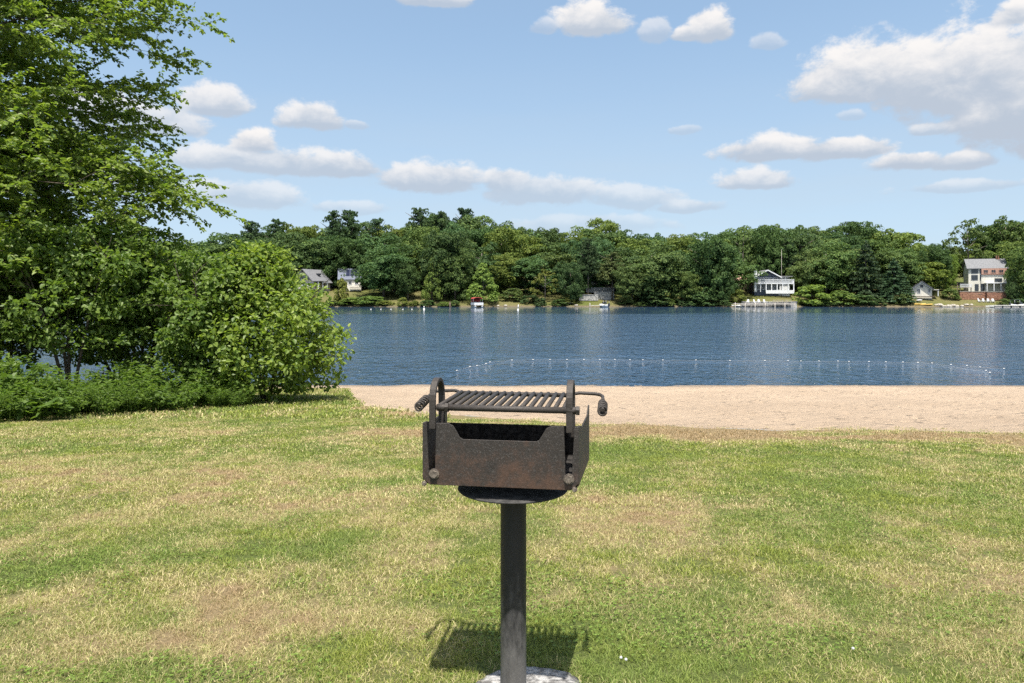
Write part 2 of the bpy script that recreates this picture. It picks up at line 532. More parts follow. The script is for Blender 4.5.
def sandmat():
    m, nt, out = new_mat('beach_sand')
    co = objco(nt)
    big = ramp(nt, noise(nt, co, .5, 4), .3, .7)
    med = noise(nt, mapv(nt, co, (1, .7, 1)), 3.4, 6, .65)
    fine = noise(nt, co, 90, 4, .7)
    c = mixc(nt, big, (.30, .228, .165), (.38, .292, .213))
    c = mixc(nt, ramp(nt, fine, .3, .75), c, (.41, .32, .235))
    speck = ramp(nt, noise(nt, co, 7, 5, .75), .64, .72)
    c = mixc(nt, math_(nt, 'MULTIPLY', speck, .45), c, (.22, .16, .1))
    # wet sand by the water's edge
    xyz = nt.nodes.new('ShaderNodeSeparateXYZ'); nt.links.new(co, xyz.inputs[0])
    wet = ramp(nt, math_(nt, 'ADD', xyz.outputs[2], math_(nt, 'MULTIPLY', math_(nt, 'SUBTRACT', med, .5), .10)), .12, .01)
    c = mixc(nt, math_(nt, 'MULTIPLY', wet, .7), c, (.16, .13, .1))
    p = N(nt, 'ShaderNodeBsdfPrincipled'); nt.links.new(c, p.inputs['Base Color'])
    p.inputs['Roughness'].default_value = .9; p.inputs['Specular IOR Level'].default_value = .15
    foot = N(nt, 'ShaderNodeTexVoronoi'); foot.inputs['Scale'].default_value = 3.2; nt.links.new(co, foot.inputs['Vector'])
    hh = math_(nt, 'ADD', math_(nt, 'MULTIPLY', ramp(nt, foot.outputs[0], .1, .4), .5), med)
    hh = math_(nt, 'ADD', hh, math_(nt, 'MULTIPLY', fine, .2))
    nt.links.new(bump(nt, hh, 1.0, .16), p.inputs['Normal'])
    nt.links.new(p.outputs[0], out.inputs[0])
    return m


M['sand'] = sandmat()
me, V = sheet('beach', edge_y(xs), shore_y(xs) + 6.0, 230)
G = V.reshape(230, len(xs), 3)
ylo_, yhi_ = edge_y(xs), shore_y(xs) + 6.0
G[:, :, 2] += .03 * (fbm(G[:, :, 0] / .8, G[:, :, 1] / .8, 4, 71) - .5) * np.clip((G[:, :, 2] - .05) * 4, 0, 1)
fr = np.random.default_rng(5)
for k in range(150):                    # walked-over sand: tracks of footprints
    fx, fy, fa = fr.uniform(-6, 15), fr.uniform(10, 29.5), fr.uniform(0, 6.28)
    for st in range(int(fr.integers(4, 22))):
        fx += .62 * math.cos(fa); fy += .62 * math.sin(fa); fa += fr.normal(0, .12)
        px_, py_ = fx - math.sin(fa) * .1 * (1 if st % 2 else -1), fy + math.cos(fa) * .1 * (1 if st % 2 else -1)
        c0 = int(np.searchsorted(xs, px_ - .4)); c1 = int(np.searchsorted(xs, px_ + .4))
        if c1 - c0 < 2 or c1 >= len(xs): continue
        r0 = (py_ - .4 - ylo_[c0]) / (yhi_[c0] - ylo_[c0]) * 229; r1 = (py_ + .4 - ylo_[c0]) / (yhi_[c0] - ylo_[c0]) * 229
        r0, r1 = int(max(1, r0)), int(min(229, r1 + 1))
        if r1 <= r0: continue
        S = G[r0:r1, c0:c1]
        ux = (S[:, :, 0] - px_) * math.cos(fa) + (S[:, :, 1] - py_) * math.sin(fa); uy = -(S[:, :, 0] - px_) * math.sin(fa) + (S[:, :, 1] - py_) * math.cos(fa)
        q = (ux / .16) ** 2 + (uy / .085) ** 2
        S[:, :, 2] += -.038 * np.exp(-q) + .018 * np.exp(-((np.sqrt(q) - 1.7) / .5) ** 2)
me.vertices.foreach_set('co', G.reshape(-1).astype(np.float32)); me.update()
beach = link('beach', me, M['sand']); tag(beach, kind='structure')

# grass blades on the lawn -------------------------------------------------
def blades(regions):
    Ps = []; Hs = []; Ws = []
    for (y0, y1, dens, h0, h1, w, xl, xr) in regions:
        wmax = max(abs(xl(y1)), abs(xr(y1)), abs(xl(y0)), abs(xr(y0)))
        n = int(dens * (y1 - y0) * 2 * wmax)
        y = RNG.uniform(y0, y1, n); x = RNG.uniform(-wmax, wmax, n)
        keep = (x > xl(y)) & (x < xr(y))
        x = x[keep]; y = y[keep]
        e = edge_y(x) - y
        prob = np.clip(.30 + e / 1.3 + .9 * (fbm(x / .35, y / .35, 3, 77) - .5), 0, 1)
        prob = np.where(e < -.6, prob * .25, prob)
        prob = prob * np.clip(2.4 * fbm(x / .07, y / .07, 3, 78) - .45, 0.12, 1)
        # worn brown strip above the beach has little grass
        worn = dry(x, y)
        prob = prob * np.where(worn > .9, .6, 1)
        r = np.hypot(x - .005, y - GY)
        prob = np.where(np.hypot((x - .06) / 1.12, y - GY + .03) < .165 + .05 * fbm(x * 12, y * 12, 2, 9), prob * .0, prob)
        k = RNG.random(len(x)) < prob
        x = x[k]; y = y[k]
        cl = fbm(x / .22, y / .22, 3, 55)
        Ps.append(np.stack([x, y], -1)); Hs.append(RNG.uniform(h0, h1, len(x)) * (.55 + .9 * cl)); Ws.append(np.full(len(x), w) * RNG.uniform(.7, 1.3, len(x)))
    P = np.concatenate(Ps); H = np.concatenate(Hs); W = np.concatenate(Ws); n = len(P)
    z = gz(P[:, 0], P[:, 1]) - .004
    flow = 6.28 * fbm(P[:, 0] / .5, P[:, 1] / .5, 2, 91) * 2
    a = flow + RNG.normal(0, 2.2, n)
    lean = np.clip(RNG.normal(.95, .5, n), .05, 2.0)
    d = np.stack([np.cos(a), np.sin(a)], -1)
    fa = RNG.uniform(0, 6.28, n)
    sd = np.stack([np.cos(fa), np.sin(fa)], -1)
    V = np.zeros((n, 5, 3), np.float32)
    base = np.concatenate([P, z[:, None]], 1)
    side = np.concatenate([sd, np.zeros((n, 1))], 1) * W[:, None] * .5
    mid = base.copy(); mid[:, :2] += d * (H * .35 * lean)[:, None]; mid[:, 2] += H * .55
    tip = base.copy(); tip[:, :2] += d * (H * 1.0 * lean)[:, None]; tip[:, 2] += H * np.clip(1.05 - .45 * lean, .25, 1)
    V[:, 0] = base - side; V[:, 1] = base + side; V[:, 2] = mid + side * .8; V[:, 3] = mid - side * .8; V[:, 4] = tip
    i = np.arange(n)[:, None] * 5
    me = mesh_np('grass', V.reshape(-1, 3), [i + np.array([[0, 1, 2, 3]]), i + np.array([[3, 2, 4]])], True)
    set_attr(me, 'dry', np.repeat(dry(P[:, 0], P[:, 1]), 5))
    return me


vl = lambda y: -(.74 * y + 3.0)
vr = lambda y: (.74 * y + 3.0)
me = blades([(1.9, 3.4, 36000, .012, .036, .0022, vl, vr),
             (3.4, 5.4, 17500, .014, .038, .0031, vl, vr),
             (5.4, 8.5, 7600, .016, .042, .005, vl, vr),
             (8.5, 13.5, 3000, .018, .045, .0085, vl, vr),
             (13.5, 27, 500, .03, .10, .02, lambda y: -9.5 + 0 * y, lambda y: -1.2 + 0 * y)])
grass = link('grass', me, M['blade']); tag(grass, 'mown lawn grass, part green and part dry straw', 'grass', kind='stuff')

# ---------------------------------------------------------------- lake
def watermat():
    m, nt, out = new_mat('lake_water')
    co = objco(nt)
    p = N(nt, 'ShaderNodeBsdfPrincipled')
    p.inputs['Base Color'].default_value = (.026, .056, .100, 1)
    p.inputs['Roughness'].default_value = .08; p.inputs['IOR'].default_value = 1.33
    p.inputs['Specular IOR Level'].default_value = .5
    w1 = noise(nt, mapv(nt, co, (1.0, .5, 1)), 2.6, 3, .65, .5)
    w2 = noise(nt, mapv(nt, co, (.7, .6, 1)), .75, 3, .6, .4)
    w3 = noise(nt, mapv(nt, co, (.3, 1.0, 1)), .10, 3, .55, .2)
    gust = ramp(nt, noise(nt, mapv(nt, co, (.012, .05, 1)), 1.0, 3), .35, .65)
    hh = math_(nt, 'ADD', math_(nt, 'MULTIPLY', w1, .62), math_(nt, 'MULTIPLY', w2, .8))
    hh = math_(nt, 'ADD', hh, math_(nt, 'MULTIPLY', w3, .8))
    b = N(nt, 'ShaderNodeBump'); b.inputs['Distance'].default_value = .7
    nt.links.new(hh, b.inputs['Height'])
    xyz = nt.nodes.new('ShaderNodeSeparateXYZ'); nt.links.new(co, xyz.inputs[0])
    lee = math_(nt, 'ADD', xyz.outputs[1], math_(nt, 'MULTIPLY', math_(nt, 'SUBTRACT', noise(nt, mapv(nt, co, (.03, .1, 1)), 1.0, 3), .5), 60))
    calm = math_(nt, 'SUBTRACT', 1.0, math_(nt, 'MULTIPLY', ramp(nt, lee, 120, 146), .985))   # sheltered water under the far trees
    nt.links.new(math_(nt, 'MULTIPLY', math_(nt, 'ADD', .6, math_(nt, 'MULTIPLY', gust, .4)), calm), b.inputs['Strength'])
    nt.links.new(b.outputs[0], p.inputs['Normal'])
    nt.links.new(p.outputs[0], out.inputs[0])
    return m


M['water'] = watermat()
ye = np.concatenate([np.arange(24, 60, 2.0), np.arange(60, 300, 10.0)])
xe = np.linspace(-700, 700, 71)
gx, gy = np.meshgrid(xe, ye)
n = len(xe)
i = (np.arange(len(ye) - 1)[:, None] * n + np.arange(n - 1)[None, :]).ravel()
me = mesh_np('lake', np.stack([gx, gy, gx * 0], -1).reshape(-1, 3), np.stack([i, i + 1, i + n + 1, i + n], -1), True)
lake = link('lake', me, M['water']); tag(lake, kind='structure')

# ---------------------------------------------------------------- far shore
DS = 203.0


def fs_y(x):
    return DS + 7 * (fbm(np.asarray(x, float) / 30.0, np.asarray(x, float) * 0 + 8.1, 3, 61) - .5)


def fz(x, y):
    x = np.asarray(x, float); y = np.asarray(y, float)
    s = y - fs_y(x)
    z = np.interp(s, [-40, 0, 1.2, 16, 60, 130, 400, 2500], [-4, 0, .45, 3.9, 8.2, 14, 20, 22])
    return z + np.clip(s / 20, 0, 1) * 1.2 * (fbm(x / 12, y / 12, 3, 63) - .5)


fxs = np.concatenate([np.linspace(-1500, -260, 40)[:-1], np.arange(-260, 260, 2.0), np.linspace(260, 1500, 40)])
fys = np.concatenate([np.arange(-12, 24, 1.0), np.arange(24, 100, 5.0), np.linspace(100, 2500, 40)])
gx, so = np.meshgrid(fxs, fys)
gy = fs_y(gx) + so
n = len(fxs)
i = (np.arange(len(fys) - 1)[:, None] * n + np.arange(n - 1)[None, :]).ravel()
me = mesh_np('far_shore', np.stack([gx, gy, fz(gx, gy)], -1).reshape(-1, 3), np.stack([i, i + 1, i + n + 1, i + n], -1), True)


def farground():
    m, nt, out = new_mat('far_bank_grass')
    co = objco(nt)
    a = ramp(nt, noise(nt, co, .06, 4), .35, .65); b = noise(nt, co, 1.2, 5, .7)
    c = mixc(nt, b, (.045, .065, .016), (.125, .135, .036))
    c = mixc(nt, math_(nt, 'MULTIPLY', a, .7), c, mixc(nt, b, (.09, .08, .035), (.19, .16, .08)))
    xyz = nt.nodes.new('ShaderNodeSeparateXYZ'); nt.links.new(co, xyz.inputs[0])
    edge = ramp(nt, math_(nt, 'ADD', xyz.outputs[2], math_(nt, 'MULTIPLY', math_(nt, 'SUBTRACT', b, .5), .5)), .6, .1)
    c = mixc(nt, edge, c, mixc(nt, b, (.05, .04, .025), (.2, .165, .105)))
    p = N(nt, 'ShaderNodeBsdfPrincipled'); nt.links.new(c, p.inputs['Base Color'])
    p.inputs['Roughness'].default_value = .95; p.inputs['Specular IOR Level'].default_value = .1
    nt.links.new(bump(nt, b, 1.0, .6), p.inputs['Normal'])
    nt.links.new(p.outputs[0], out.inputs[0]); return m


M['far_ground'] = farground()
fs = link('far_shore', me, M['far_ground']); tag(fs, kind='structure')

# ---------------------------------------------------------------- trees: builders
def norm(a):
    return a / np.maximum(np.linalg.norm(a, axis=-1, keepdims=True), 1e-9)


def leaf_mesh(name, pos, d, nrm, size, asp=.7, fold=.12):
    n = len(pos)
    d = norm(d); nrm = norm(nrm - d * np.sum(nrm * d, -1, keepdims=True)); sd = np.cross(d, nrm)
    s = size[:, None]
    V = np.zeros((n, 6, 3), np.float32)
    V[:, 0] = pos
    V[:, 1] = pos + d * s * .33 - sd * s * .5 * asp + nrm * s * fold
    V[:, 2] = pos + d * s * .72 - sd * s * .36 * asp + nrm * s * fold * .6
    V[:, 3] = pos + d * s - nrm * s * .08
    V[:, 4] = pos + d * s * .72 + sd * s * .36 * asp + nrm * s * fold * .6
    V[:, 5] = pos + d * s * .33 + sd * s * .5 * asp + nrm * s * fold
    i = np.arange(n)[:, None] * 6
    return mesh_np(name, V.reshape(-1, 3), [i + np.array([[0, 1, 2, 3]]), i + np.array([[0, 3, 4, 5]])])


def rv(n, s=1.0):
    return RNG.normal(0, s, (n, 3))


def bez(p0, p1, p2, k):
    t = np.linspace(0, 1, k)[:, None]
    return (1 - t) ** 2 * p0 + 2 * t * (1 - t) * p1 + t ** 2 * p2


class Plant:
    """trunk and limbs as tubes, leaves on twigs"""
    def __init__(self):
        self.tb = MB(); self.k = 1.0; self.lp = []; self.ld = []; self.ln = []; self.ls = []

    def twig(self, p, d, L, lsize, step=.05, thick=.004, tube=True):
        k = 4
        end = p + d * L + np.array([0, 0, -.12 * L])
        pts = bez(p, p + d * L * .5 + np.array([0, 0, .05 * L]), end, k)
        if tube: self.tb.tube(pts, [thick, thick * .8, thick * .6, thick * .3], 3, cap=False)
        m = max(3, int(L / step))
        t = RNG.uniform(.1, 1.0, m)
        t[-1] = 1.0
        P = np.array([np.interp(t, np.linspace(0, 1, k), pts[:, c]) for c in range(3)]).T
        hd = np.array([-d[1], d[0], 0]); hd = hd / (np.linalg.norm(hd) + 1e-6)
        sgn = RNG.choice([-1, 1], m)[:, None]
        D = d[None] * .6 + hd[None] * sgn * .9 + rv(m, .35) + np.array([[0, 0, -.25]])
        self.lp.append(P + rv(m, .02)); self.ld.append(D)
        self.ln.append(np.array([[0, -.25, .9]]) + rv(m, .5)); self.ls.append(lsize * RNG.uniform(.45, 1.25, m))

    def limb(self, p0, d, L, r0, lsize, sec_n, twig_n, droop=.15, rise=.3, spread=1.0, step=.05, start=.25):
        d = d / np.linalg.norm(d)
        e = p0 + d * L + np.array([0, 0, -droop * L])
        mid = p0 + d * L * .5 + np.array([0, 0, rise * L * .4])
        k = 8
        pts = bez(p0, mid, e, k)
        pts[1:-1] += rv(k - 2, .02 * L)
        self.tb.tube(pts, [r0 * (1 - .85 * i / (k - 1)) for i in range(k)], 6, cap=False)
        ts = np.linspace(start, 1, sec_n) + RNG.uniform(-.03, .03, sec_n)
        for j, t in enumerate(np.clip(ts, .1, 1)):
            q = np.array([np.interp(t, np.linspace(0, 1, k), pts[:, c]) for c in range(3)])
            sg = 1 if j % 2 else -1
            hd = np.array([-d[1], d[0], 0]); hd /= np.linalg.norm(hd) + 1e-6
            sd = d * .75 + hd * sg * RNG.uniform(.35, 1.0) * spread + np.array([0, 0, RNG.uniform(-.5, .75)])
            sd /= np.linalg.norm(sd)
            SL_ = (.35 * L * (1 - .65 * t) + .45) * RNG.uniform(.75, 1.2)
            kk = 5
            se = q + sd * SL_ + np.array([0, 0, -.12 * SL_])
            sp_ = bez(q, q + sd * SL_ * .5 + np.array([0, 0, .08 * SL_]), se, kk)
            rr = max(.006, r0 * .3 * (1 - .6 * t))
            self.tb.tube(sp_, [rr * (1 - .18 * i) for i in range(kk)], 4, cap=False)
            for w in range(twig_n):
                tt = .2 + .8 * (w + RNG.uniform(0, .8)) / twig_n
                qq = np.array([np.interp(tt, np.linspace(0, 1, kk), sp_[:, c]) for c in range(3)])
                h2 = np.array([-sd[1], sd[0], 0]); h2 /= np.linalg.norm(h2) + 1e-6
                td = sd * .8 + h2 * (1 if w % 2 else -1) * RNG.uniform(.3, .9) + np.array([0, 0, RNG.uniform(-.6, .6)])
                td /= np.linalg.norm(td)
                self.twig(qq, td, RNG.uniform(.3, .6) * (1.35 if L > 4 else 1), lsize, step)

    def puff(self, c, r, n, lsize, flat=.8, up=.75):
        """leaf clump: leaves through the outer half of a rounded spray"""
        u = norm(rv(n)); rad = r * RNG.uniform(.35, 1.08, n) ** .6
        P = c + u * rad[:, None] * np.array([1, 1, flat])
        self.lp.append(P); self.ld.append(u * .6 + rv(n, .6) + np.array([[0, 0, -.3]]))
        self.ln.append(u * .45 + np.array([[0, -.18, up]]) + rv(n, .38)); self.ls.append(lsize * RNG.uniform(.4, 1.3, n))

    def keep(self, fn):
        P = np.concatenate(self.lp); k = fn(P)
        self.lp = [P[k]]; self.ld = [np.concatenate(self.ld)[k]]; self.ln = [np.concatenate(self.ln)[k]]; self.ls = [np.concatenate(self.ls)[k]]

    def build(self, root, bark, leaf, asp=.7, crown='crown', trunk='trunk'):
        if trunk: self.tb.build(trunk, bark, root)
        me = leaf_mesh(crown, np.concatenate(self.lp), np.concatenate(self.ld), np.concatenate(self.ln), np.concatenate(self.ls), asp)
        return link(crown, me, leaf, root)


A = lambda *v: np.array(v, float)

# ---- the big tree whose crown fills the upper left
bx, by = -18.45, 20.6
bz = float(gz(bx, by))
root = empty('broadleaf_tree', (bx, by, bz), 0, 'tall leafy tree at the left edge, its open branches reaching over the sky', 'tree')
pl = Plant()
H = 14.6
trunk = bez(A(0, 0, -.3), A(.2, -.1, H * .5), A(.5, -.2, H), 12)
pl.tb.tube(trunk  , [.3 * (1 - .8 * i / 11) for i in range(12)], 10, cap=False)
nl = 56
for i in range(nl):
    t = .27 + .73 * (i + .5) / nl
    p0 = A(*[np.interp(t, np.linspace(0, 1, 12), trunk[:, c]) for c in range(3)])
    a = i * 2.399 + RNG.uniform(-.3, .3)
    reach = 7.7 * (1 - max(0, t - .7) ** 1.5 * 3.2) * RNG.uniform(.78, 1.05)
    if t < .3: reach *= .75
    d = A(math.cos(a), math.sin(a), .12 + .5 * max(0, t - .55))
    pl.limb(p0, d, reach, .045 * (1.3 - .6 * t), .135, 16, 10, droop=.10, rise=.35, step=.028)
# reaching boughs seen against the sky
for (z, L, a, rz) in ((11.0, 8.2, -.12, .1), (10.0, 7.8, -.25, .05), (8.8, 7.6, .05, .02), (7.1, 8.0, -.1, -.04), (12.2, 7.5, -.15, .1), (13.2, 7.0, .1, .15), (7.8, 7.2, -.45, 0), (6.0, 7.8, .0, .0)):
    pl.limb(A(.3, -.1, z - .6), A(math.cos(a), math.sin(a), rz + .08), L, .045, .135, 17, 10, droop=.06, rise=.3, step=.028, spread=.8)
# the skirt: low boughs sweeping out to the right and towards the lawn
for k in range(26):
    a = RNG.uniform(-1.0, .12); z = RNG.uniform(1.8, 6.2)
    pl.limb(A(.1, -.1, z), A(math.cos(a), math.sin(a), RNG.uniform(-.02, .12)), RNG.uniform(6.2, 9.4) * (1 if a > -.7 else .85), .05, .135, 16, 9, droop=RNG.uniform(.02, .14), rise=.3, step=.03, spread=.9, start=.3)
for k in range(120):
    a = RNG.uniform(0, 6.28); rr = RNG.uniform(.4, 5.9); z = RNG.uniform(3.6, H * .98)
    pl.puff(A(math.cos(a) * rr, math.sin(a) * rr, z), RNG.uniform(.4, .8), 170, .135)
pl.build(root, M['bark'], M['leaf_near'])

# ---- lower leafy mass behind the undergrowth


def leafy(name, px, D, top, wpx, label, cat, mat, lsize=.11, n_puff=70, per=170, base=None, col=None, rot=0, depth=1.0, low=.08, skew=0.0, cone=0.0, shoots=40):
    x = X(px, D); z0 = float(gz(x, D)); ht = Z(top, D) - z0; w = wpx / F * D / 2
    rt = empty(name, (x, D, z0), 0, label, cat)
    p = Plant()
    for k in range(5):
        a = RNG.uniform(0, 6.28); e = A(math.cos(a) * w * .6, math.sin(a) * w * .6 * depth, ht * RNG.uniform(.6, .9))
        pts = bez(A(math.cos(a) * .03, math.sin(a) * .03, -.15), A(e[0] * .3, e[1] * .3, ht * .4), e, 6)
        p.tb.tube(pts, [.045, .04, .032, .024, .016, .008], 6, cap=False)
        for q in range(7):
            t = RNG.uniform(.3, 1); c = A(*[np.interp(t, np.linspace(0, 1, 6), pts[:, c]) for c in range(3)])
            dd = norm(rv(1))[0]; dd[2] = abs(dd[2]) * .5
            p.tb.tube([c, c + dd * w * .3, c + dd * w * .6 + A(0, 0, -.05)], [.012, .008, .004], 4, cap=False)
    for k in range(n_puff):
        u = norm(rv(1))[0]
        zz = (u[2] * .5 + .5) * (1 - low) + low
        prof = math.sin(min(1, zz * 1.15 + .22) * math.pi * .5) if zz < .5 else math.sqrt(max(.02, 1 - ((zz - .45) / .6) ** 2))
        prof *= 1 - cone * max(0, zz - .25) / .75
        rad = RNG.uniform(.45, 1.08)
        ang = RNG.uniform(0, 6.28)
        c = A(math.cos(ang) * w * prof * rad - skew * w * zz, math.sin(ang) * w * prof * rad * depth, zz * ht * .93)
        q = RNG.uniform(.2, .5)
        p.puff(c, q * (w / 1.5) ** .5, int(per * (q / .36) ** 1.6), lsize, flat=RNG.uniform(.4, .75))
    for k in range(shoots):
        zz = RNG.uniform(.25, 1.0); ang = RNG.uniform(0, 6.28)
        prof = math.sqrt(max(.02, 1 - ((max(zz, .45) - .45) / .6) ** 2)) * (1 - cone * max(0, zz - .25) / .75) * .88
        c = A(math.cos(ang) * w * prof - skew * w * zz, math.sin(ang) * w * prof * depth, zz * ht * .93)
        d = norm(A(math.cos(ang), math.sin(ang), .55)[None] + rv(1, .35))[0]
        p.twig(c, d, RNG.uniform(.25, .7), lsize * .95, .03)
    p.keep(lambda P: P[:, 2] > .03)
    cr = p.build(rt, M['bark'], mat)
    if col: cr.color = (*col, 1)
    return rt


leafy('shrub', 266, 19.0, 240, 196, 'large round bush with bright yellow-green leaves, nearest the beach', 'bush', M['leaf_bush'], .125, 230, 105, skew=.08, cone=.78, shoots=70)
leafy('shrub', 205, 18.4, 246, 100, 'dark green bush between the bright round bush and the tall leafy tree', 'bush', M['leaf_dark'], .125, 95, 110)
leafy('understory_tree', 140, 19.4, 220, 150, 'young dark tree in the hollow behind the undergrowth, left of the bushes', 'tree', M['leaf_dark'], .12, 85, 115, low=.3, cone=.2, shoots=80)
leafy('understory_tree', 70, 17.6, 215, 170, 'small dark tree under the big tree at the left edge, water glinting through its stems', 'tree', M['leaf_dark'], .12, 100, 110, low=.36)
leafy('understory_tree', 0, 19.5, 225, 130, 'shaded small tree furthest left, cut by the edge of the photo', 'tree', M['leaf_dark'], .12, 70, 110, low=.3)
leafy('shrub', 120, 21.0, 300, 110, 'low dark shrub by the water behind the young trees', 'bush', M['leaf_dark'], .10, 40, 170)

# ---- undergrowth along the edge of the lawn: three kinds of plant, copied


def weed(kind):
    p = Plant()
    ns = (16, 11, 22)[kind]
    for s in range(ns):
        a = RNG.uniform(0, 6.28); r = RNG.uniform(.05, .38)
        b = A(math.cos(a) * r * .5, math.sin(a) * r * .5, -.02); hh = RNG.uniform(.35, .8)
        out = A(math.cos(a), math.sin(a), 0) * RNG.uniform(.1, .4)
        pts = bez(b, b + A(0, 0, hh * .7), b + out + A(0, 0, hh), 5)
        p.tb.tube(pts, [.006, .005, .004, .003, .002], 3, cap=False)
        m = (26, 16, 34)[kind]
        t = RNG.uniform(.25, 1, m)
        P = np.array([np.interp(t, np.linspace(0, 1, 5), pts[:, c]) for c in range(3)]).T
        D = rv(m, .7); D[:, 2] = D[:, 2] * .4 + .1
        p.lp.append(P + norm(D) * .02); p.ld.append(D); p.ln.append(A(0, 0, 1)[None] + rv(m, .35))
        p.ls.append((.09, .13, .075)[kind] * RNG.uniform(.6, 1.2, m))
    rt = empty('undergrowth_plant', (0, 0, 0))
    p.build(rt, M['leaf_dark'], M['leaf_fern'], (.5, .75, .4)[kind], 'foliage', 'stems')
    return rt


protos = [weed(0), weed(1), weed(2)]
used = [False] * 3
WL = ['narrow-leaved green weed clump in the undergrowth between lawn and bushes', 'broad-leaved green plant in the undergrowth between lawn and bushes',
      'feathery fern-like clump in the undergrowth between lawn and bushes']
WG = ['narrow-leaved weeds of the undergrowth', 'broad-leaved plants of the undergrowth', 'fern-like clumps of the undergrowth']
UB = [(-30, 424), (0, 422), (30, 421), (60, 419), (100, 416), (140, 413), (180, 411), (215, 409), (250, 407)]
for row in range(4):
    for j in range(26 - row):
        px = -40 + j * 11.6 + RNG.uniform(-5, 5) + row * 4
        if px > 262 - row * 6 or RNG.random() < (.3 if row == 0 else .12): continue
        py = np.interp(px, [u[0] for u in UB], [u[1] for u in UB])
        _, d0 = dry_xy(px, py)
        D = d0 + row * .75 + RNG.uniform(-.15, .35)
        x = X(px, D)
        k = int(RNG.integers(0, 3))
        o = dup(protos[k]) if used[k] else protos[k]
        used[k] = True
        s = RNG.uniform(.42, 1.05) * (1 + .2 * row)
        o.location = (x, D, float(gz(x, D))); o.rotation_euler = (0, 0, RNG.uniform(0, 6.28)); o.scale = (s * 1.15, s * 1.15, s * .95)
        tag(o, WL[k], 'plant', WG[k])

# ---- far trees: normalised meshes (height 1, width 1), shared by the copies


def far_crown(kind, seed):
    rg = np.random.default_rng(seed)
    P = []; Nn = []; S = []

    def puff(c, r, n, s, fl=.8):
        u = norm(rg.normal(0, 1, (n, 3)))
        u[:, 2] = np.where(u[:, 2] < -.35, -u[:, 2], u[:, 2])
        P.append(c + u * (r * rg.uniform(.8, 1.08, (n, 1))) * A(1, 1, fl)); Nn.append(u + rg.normal(0, .45, (n, 3))); S.append(np.full(n, s) * rg.uniform(.6, 1.3, n))
    if kind == 'broad':
        lean = rg.uniform(-.06, .06, 2)
        lobes = [(A(rg.uniform(-.28, .28), rg.uniform(-.28, .28), rg.uniform(.2, .8)), rg.uniform(.17, .27)) for _ in range(9)] + [(A(lean[0], lean[1], .74), .25), (A(0, 0, .5), .36), (A(0, 0, .3), .33)]
        for c, r in lobes:
            for _ in range(16):
                u = norm(rg.normal(0, 1, (1, 3)))[0]
                cc = c + u * r * A(1, 1, .8)
                cc[2] = min(cc[2], .93)
                q = rg.uniform(.06, .11)
                puff(cc, q, 92, .0165)
    elif kind == 'cone':
        for _ in range(110):
            z = rg.uniform(.08, .96); rr = (1 - z) ** .8 * .46 * (1 - .3 * max(0, .2 - z) * 5)
            a = rg.uniform(0, 6.28); f = rg.uniform(.6, 1)
            puff(A(math.cos(a) * rr * f, math.sin(a) * rr * f, z), .05 + .045 * (1 - z), 58, .021)
    elif kind == 'spruce':
        for L in range(17):
            z = .06 + L * .054; rr = .47 * (1 - z) ** .85
            for b in range(int(6 + 9 * (1 - z))):
                a = rg.uniform(0, 6.28)
                for t in (.35, .6, .82, 1.0):
                    puff(A(math.cos(a) * rr * t, math.sin(a) * rr * t, z - .05 * t * (1 - z) - .015 * t), .022 + .03 * (1 - z) * (1.2 - t), 12, .022, .45)
        puff(A(0, 0, .97), .02, 30, .018, 1.6)
    elif kind == 'pine':
        for L in range(15):
            z = .42 + L * .038; rr0 = .38 * (1.0 - z) ** .5 + .05
            for b_ in range(int(4 + 7 * (1 - z) * 1.6)):
                a = rg.uniform(0, 6.28)
                for t in (.3, .65, 1.0):
                    rr = rr0 * t * rg.uniform(.75, 1.1)
                    puff(A(math.cos(a) * rr, math.sin(a) * rr, z + .02 * t + rg.uniform(-.012, .012)), rg.uniform(.035, .06), 26, .017, .4)
        puff(A(0, 0, .97), .03, 60, .016, 1.3)
    elif kind == 'shrub':
        for _ in range(42):
            u = norm(rg.normal(0, 1, (1, 3)))[0]; u[2] = abs(u[2])
            puff(u * A(.38, .38, .8) * rg.uniform(.75, 1.0) + A(0, 0, .02), rg.uniform(.09, .16), 60, .042)
    elif kind == 'wispy':
        for _ in range(60):
            z = rg.uniform(.25, .95); rr = .42 * math.sin(min(1, (1.05 - z) * 1.7) * 1.57) * rg.uniform(.4, 1)
            a = rg.uniform(0, 6.28)
            puff(A(math.cos(a) * rr, math.sin(a) * rr, z), rg.uniform(.04, .08), 36, .019, .7)
    P = np.concatenate(P); Nn = norm(np.concatenate(Nn)); S = np.concatenate(S)
    d = norm(np.cross(Nn, rg.normal(0, 1, Nn.shape)))
    return leaf_mesh('crown', P - d * S[:, None] * .5, d, Nn, S * 1.55, .85, .05)


def far_trunk(kind, seed):
    rg = random.Random(seed); mb = MB()
    top = {'broad': .75, 'cone': .9, 'spruce': .95, 'pine': .96, 'shrub': .5, 'wispy': .85}[kind]
    r = {'broad': .022, 'cone': .015, 'spruce': .015, 'pine': .02, 'shrub': .02, 'wispy': .016}[kind]
    mb.tube([(0, 0, -.08), (rg.uniform(-.01, .01), 0, top * .4), (rg.uniform(-.02, .02), rg.uniform(-.02, .02), top)], [r, r * .75, r * .25], 7)
    for k in range(6):
        z = top * (.35 + .1 * k); a = rg.uniform(0, 6.28); L = .3 if kind != 'spruce' else .12
        mb.tube([(0, 0, z), (math.cos(a) * L * .5, math.sin(a) * L * .5, z + .07), (math.cos(a) * L, math.sin(a) * L, z + .13)], [r * .5, r * .3, r * .1], 5)
    return mb.mesh('trunk')


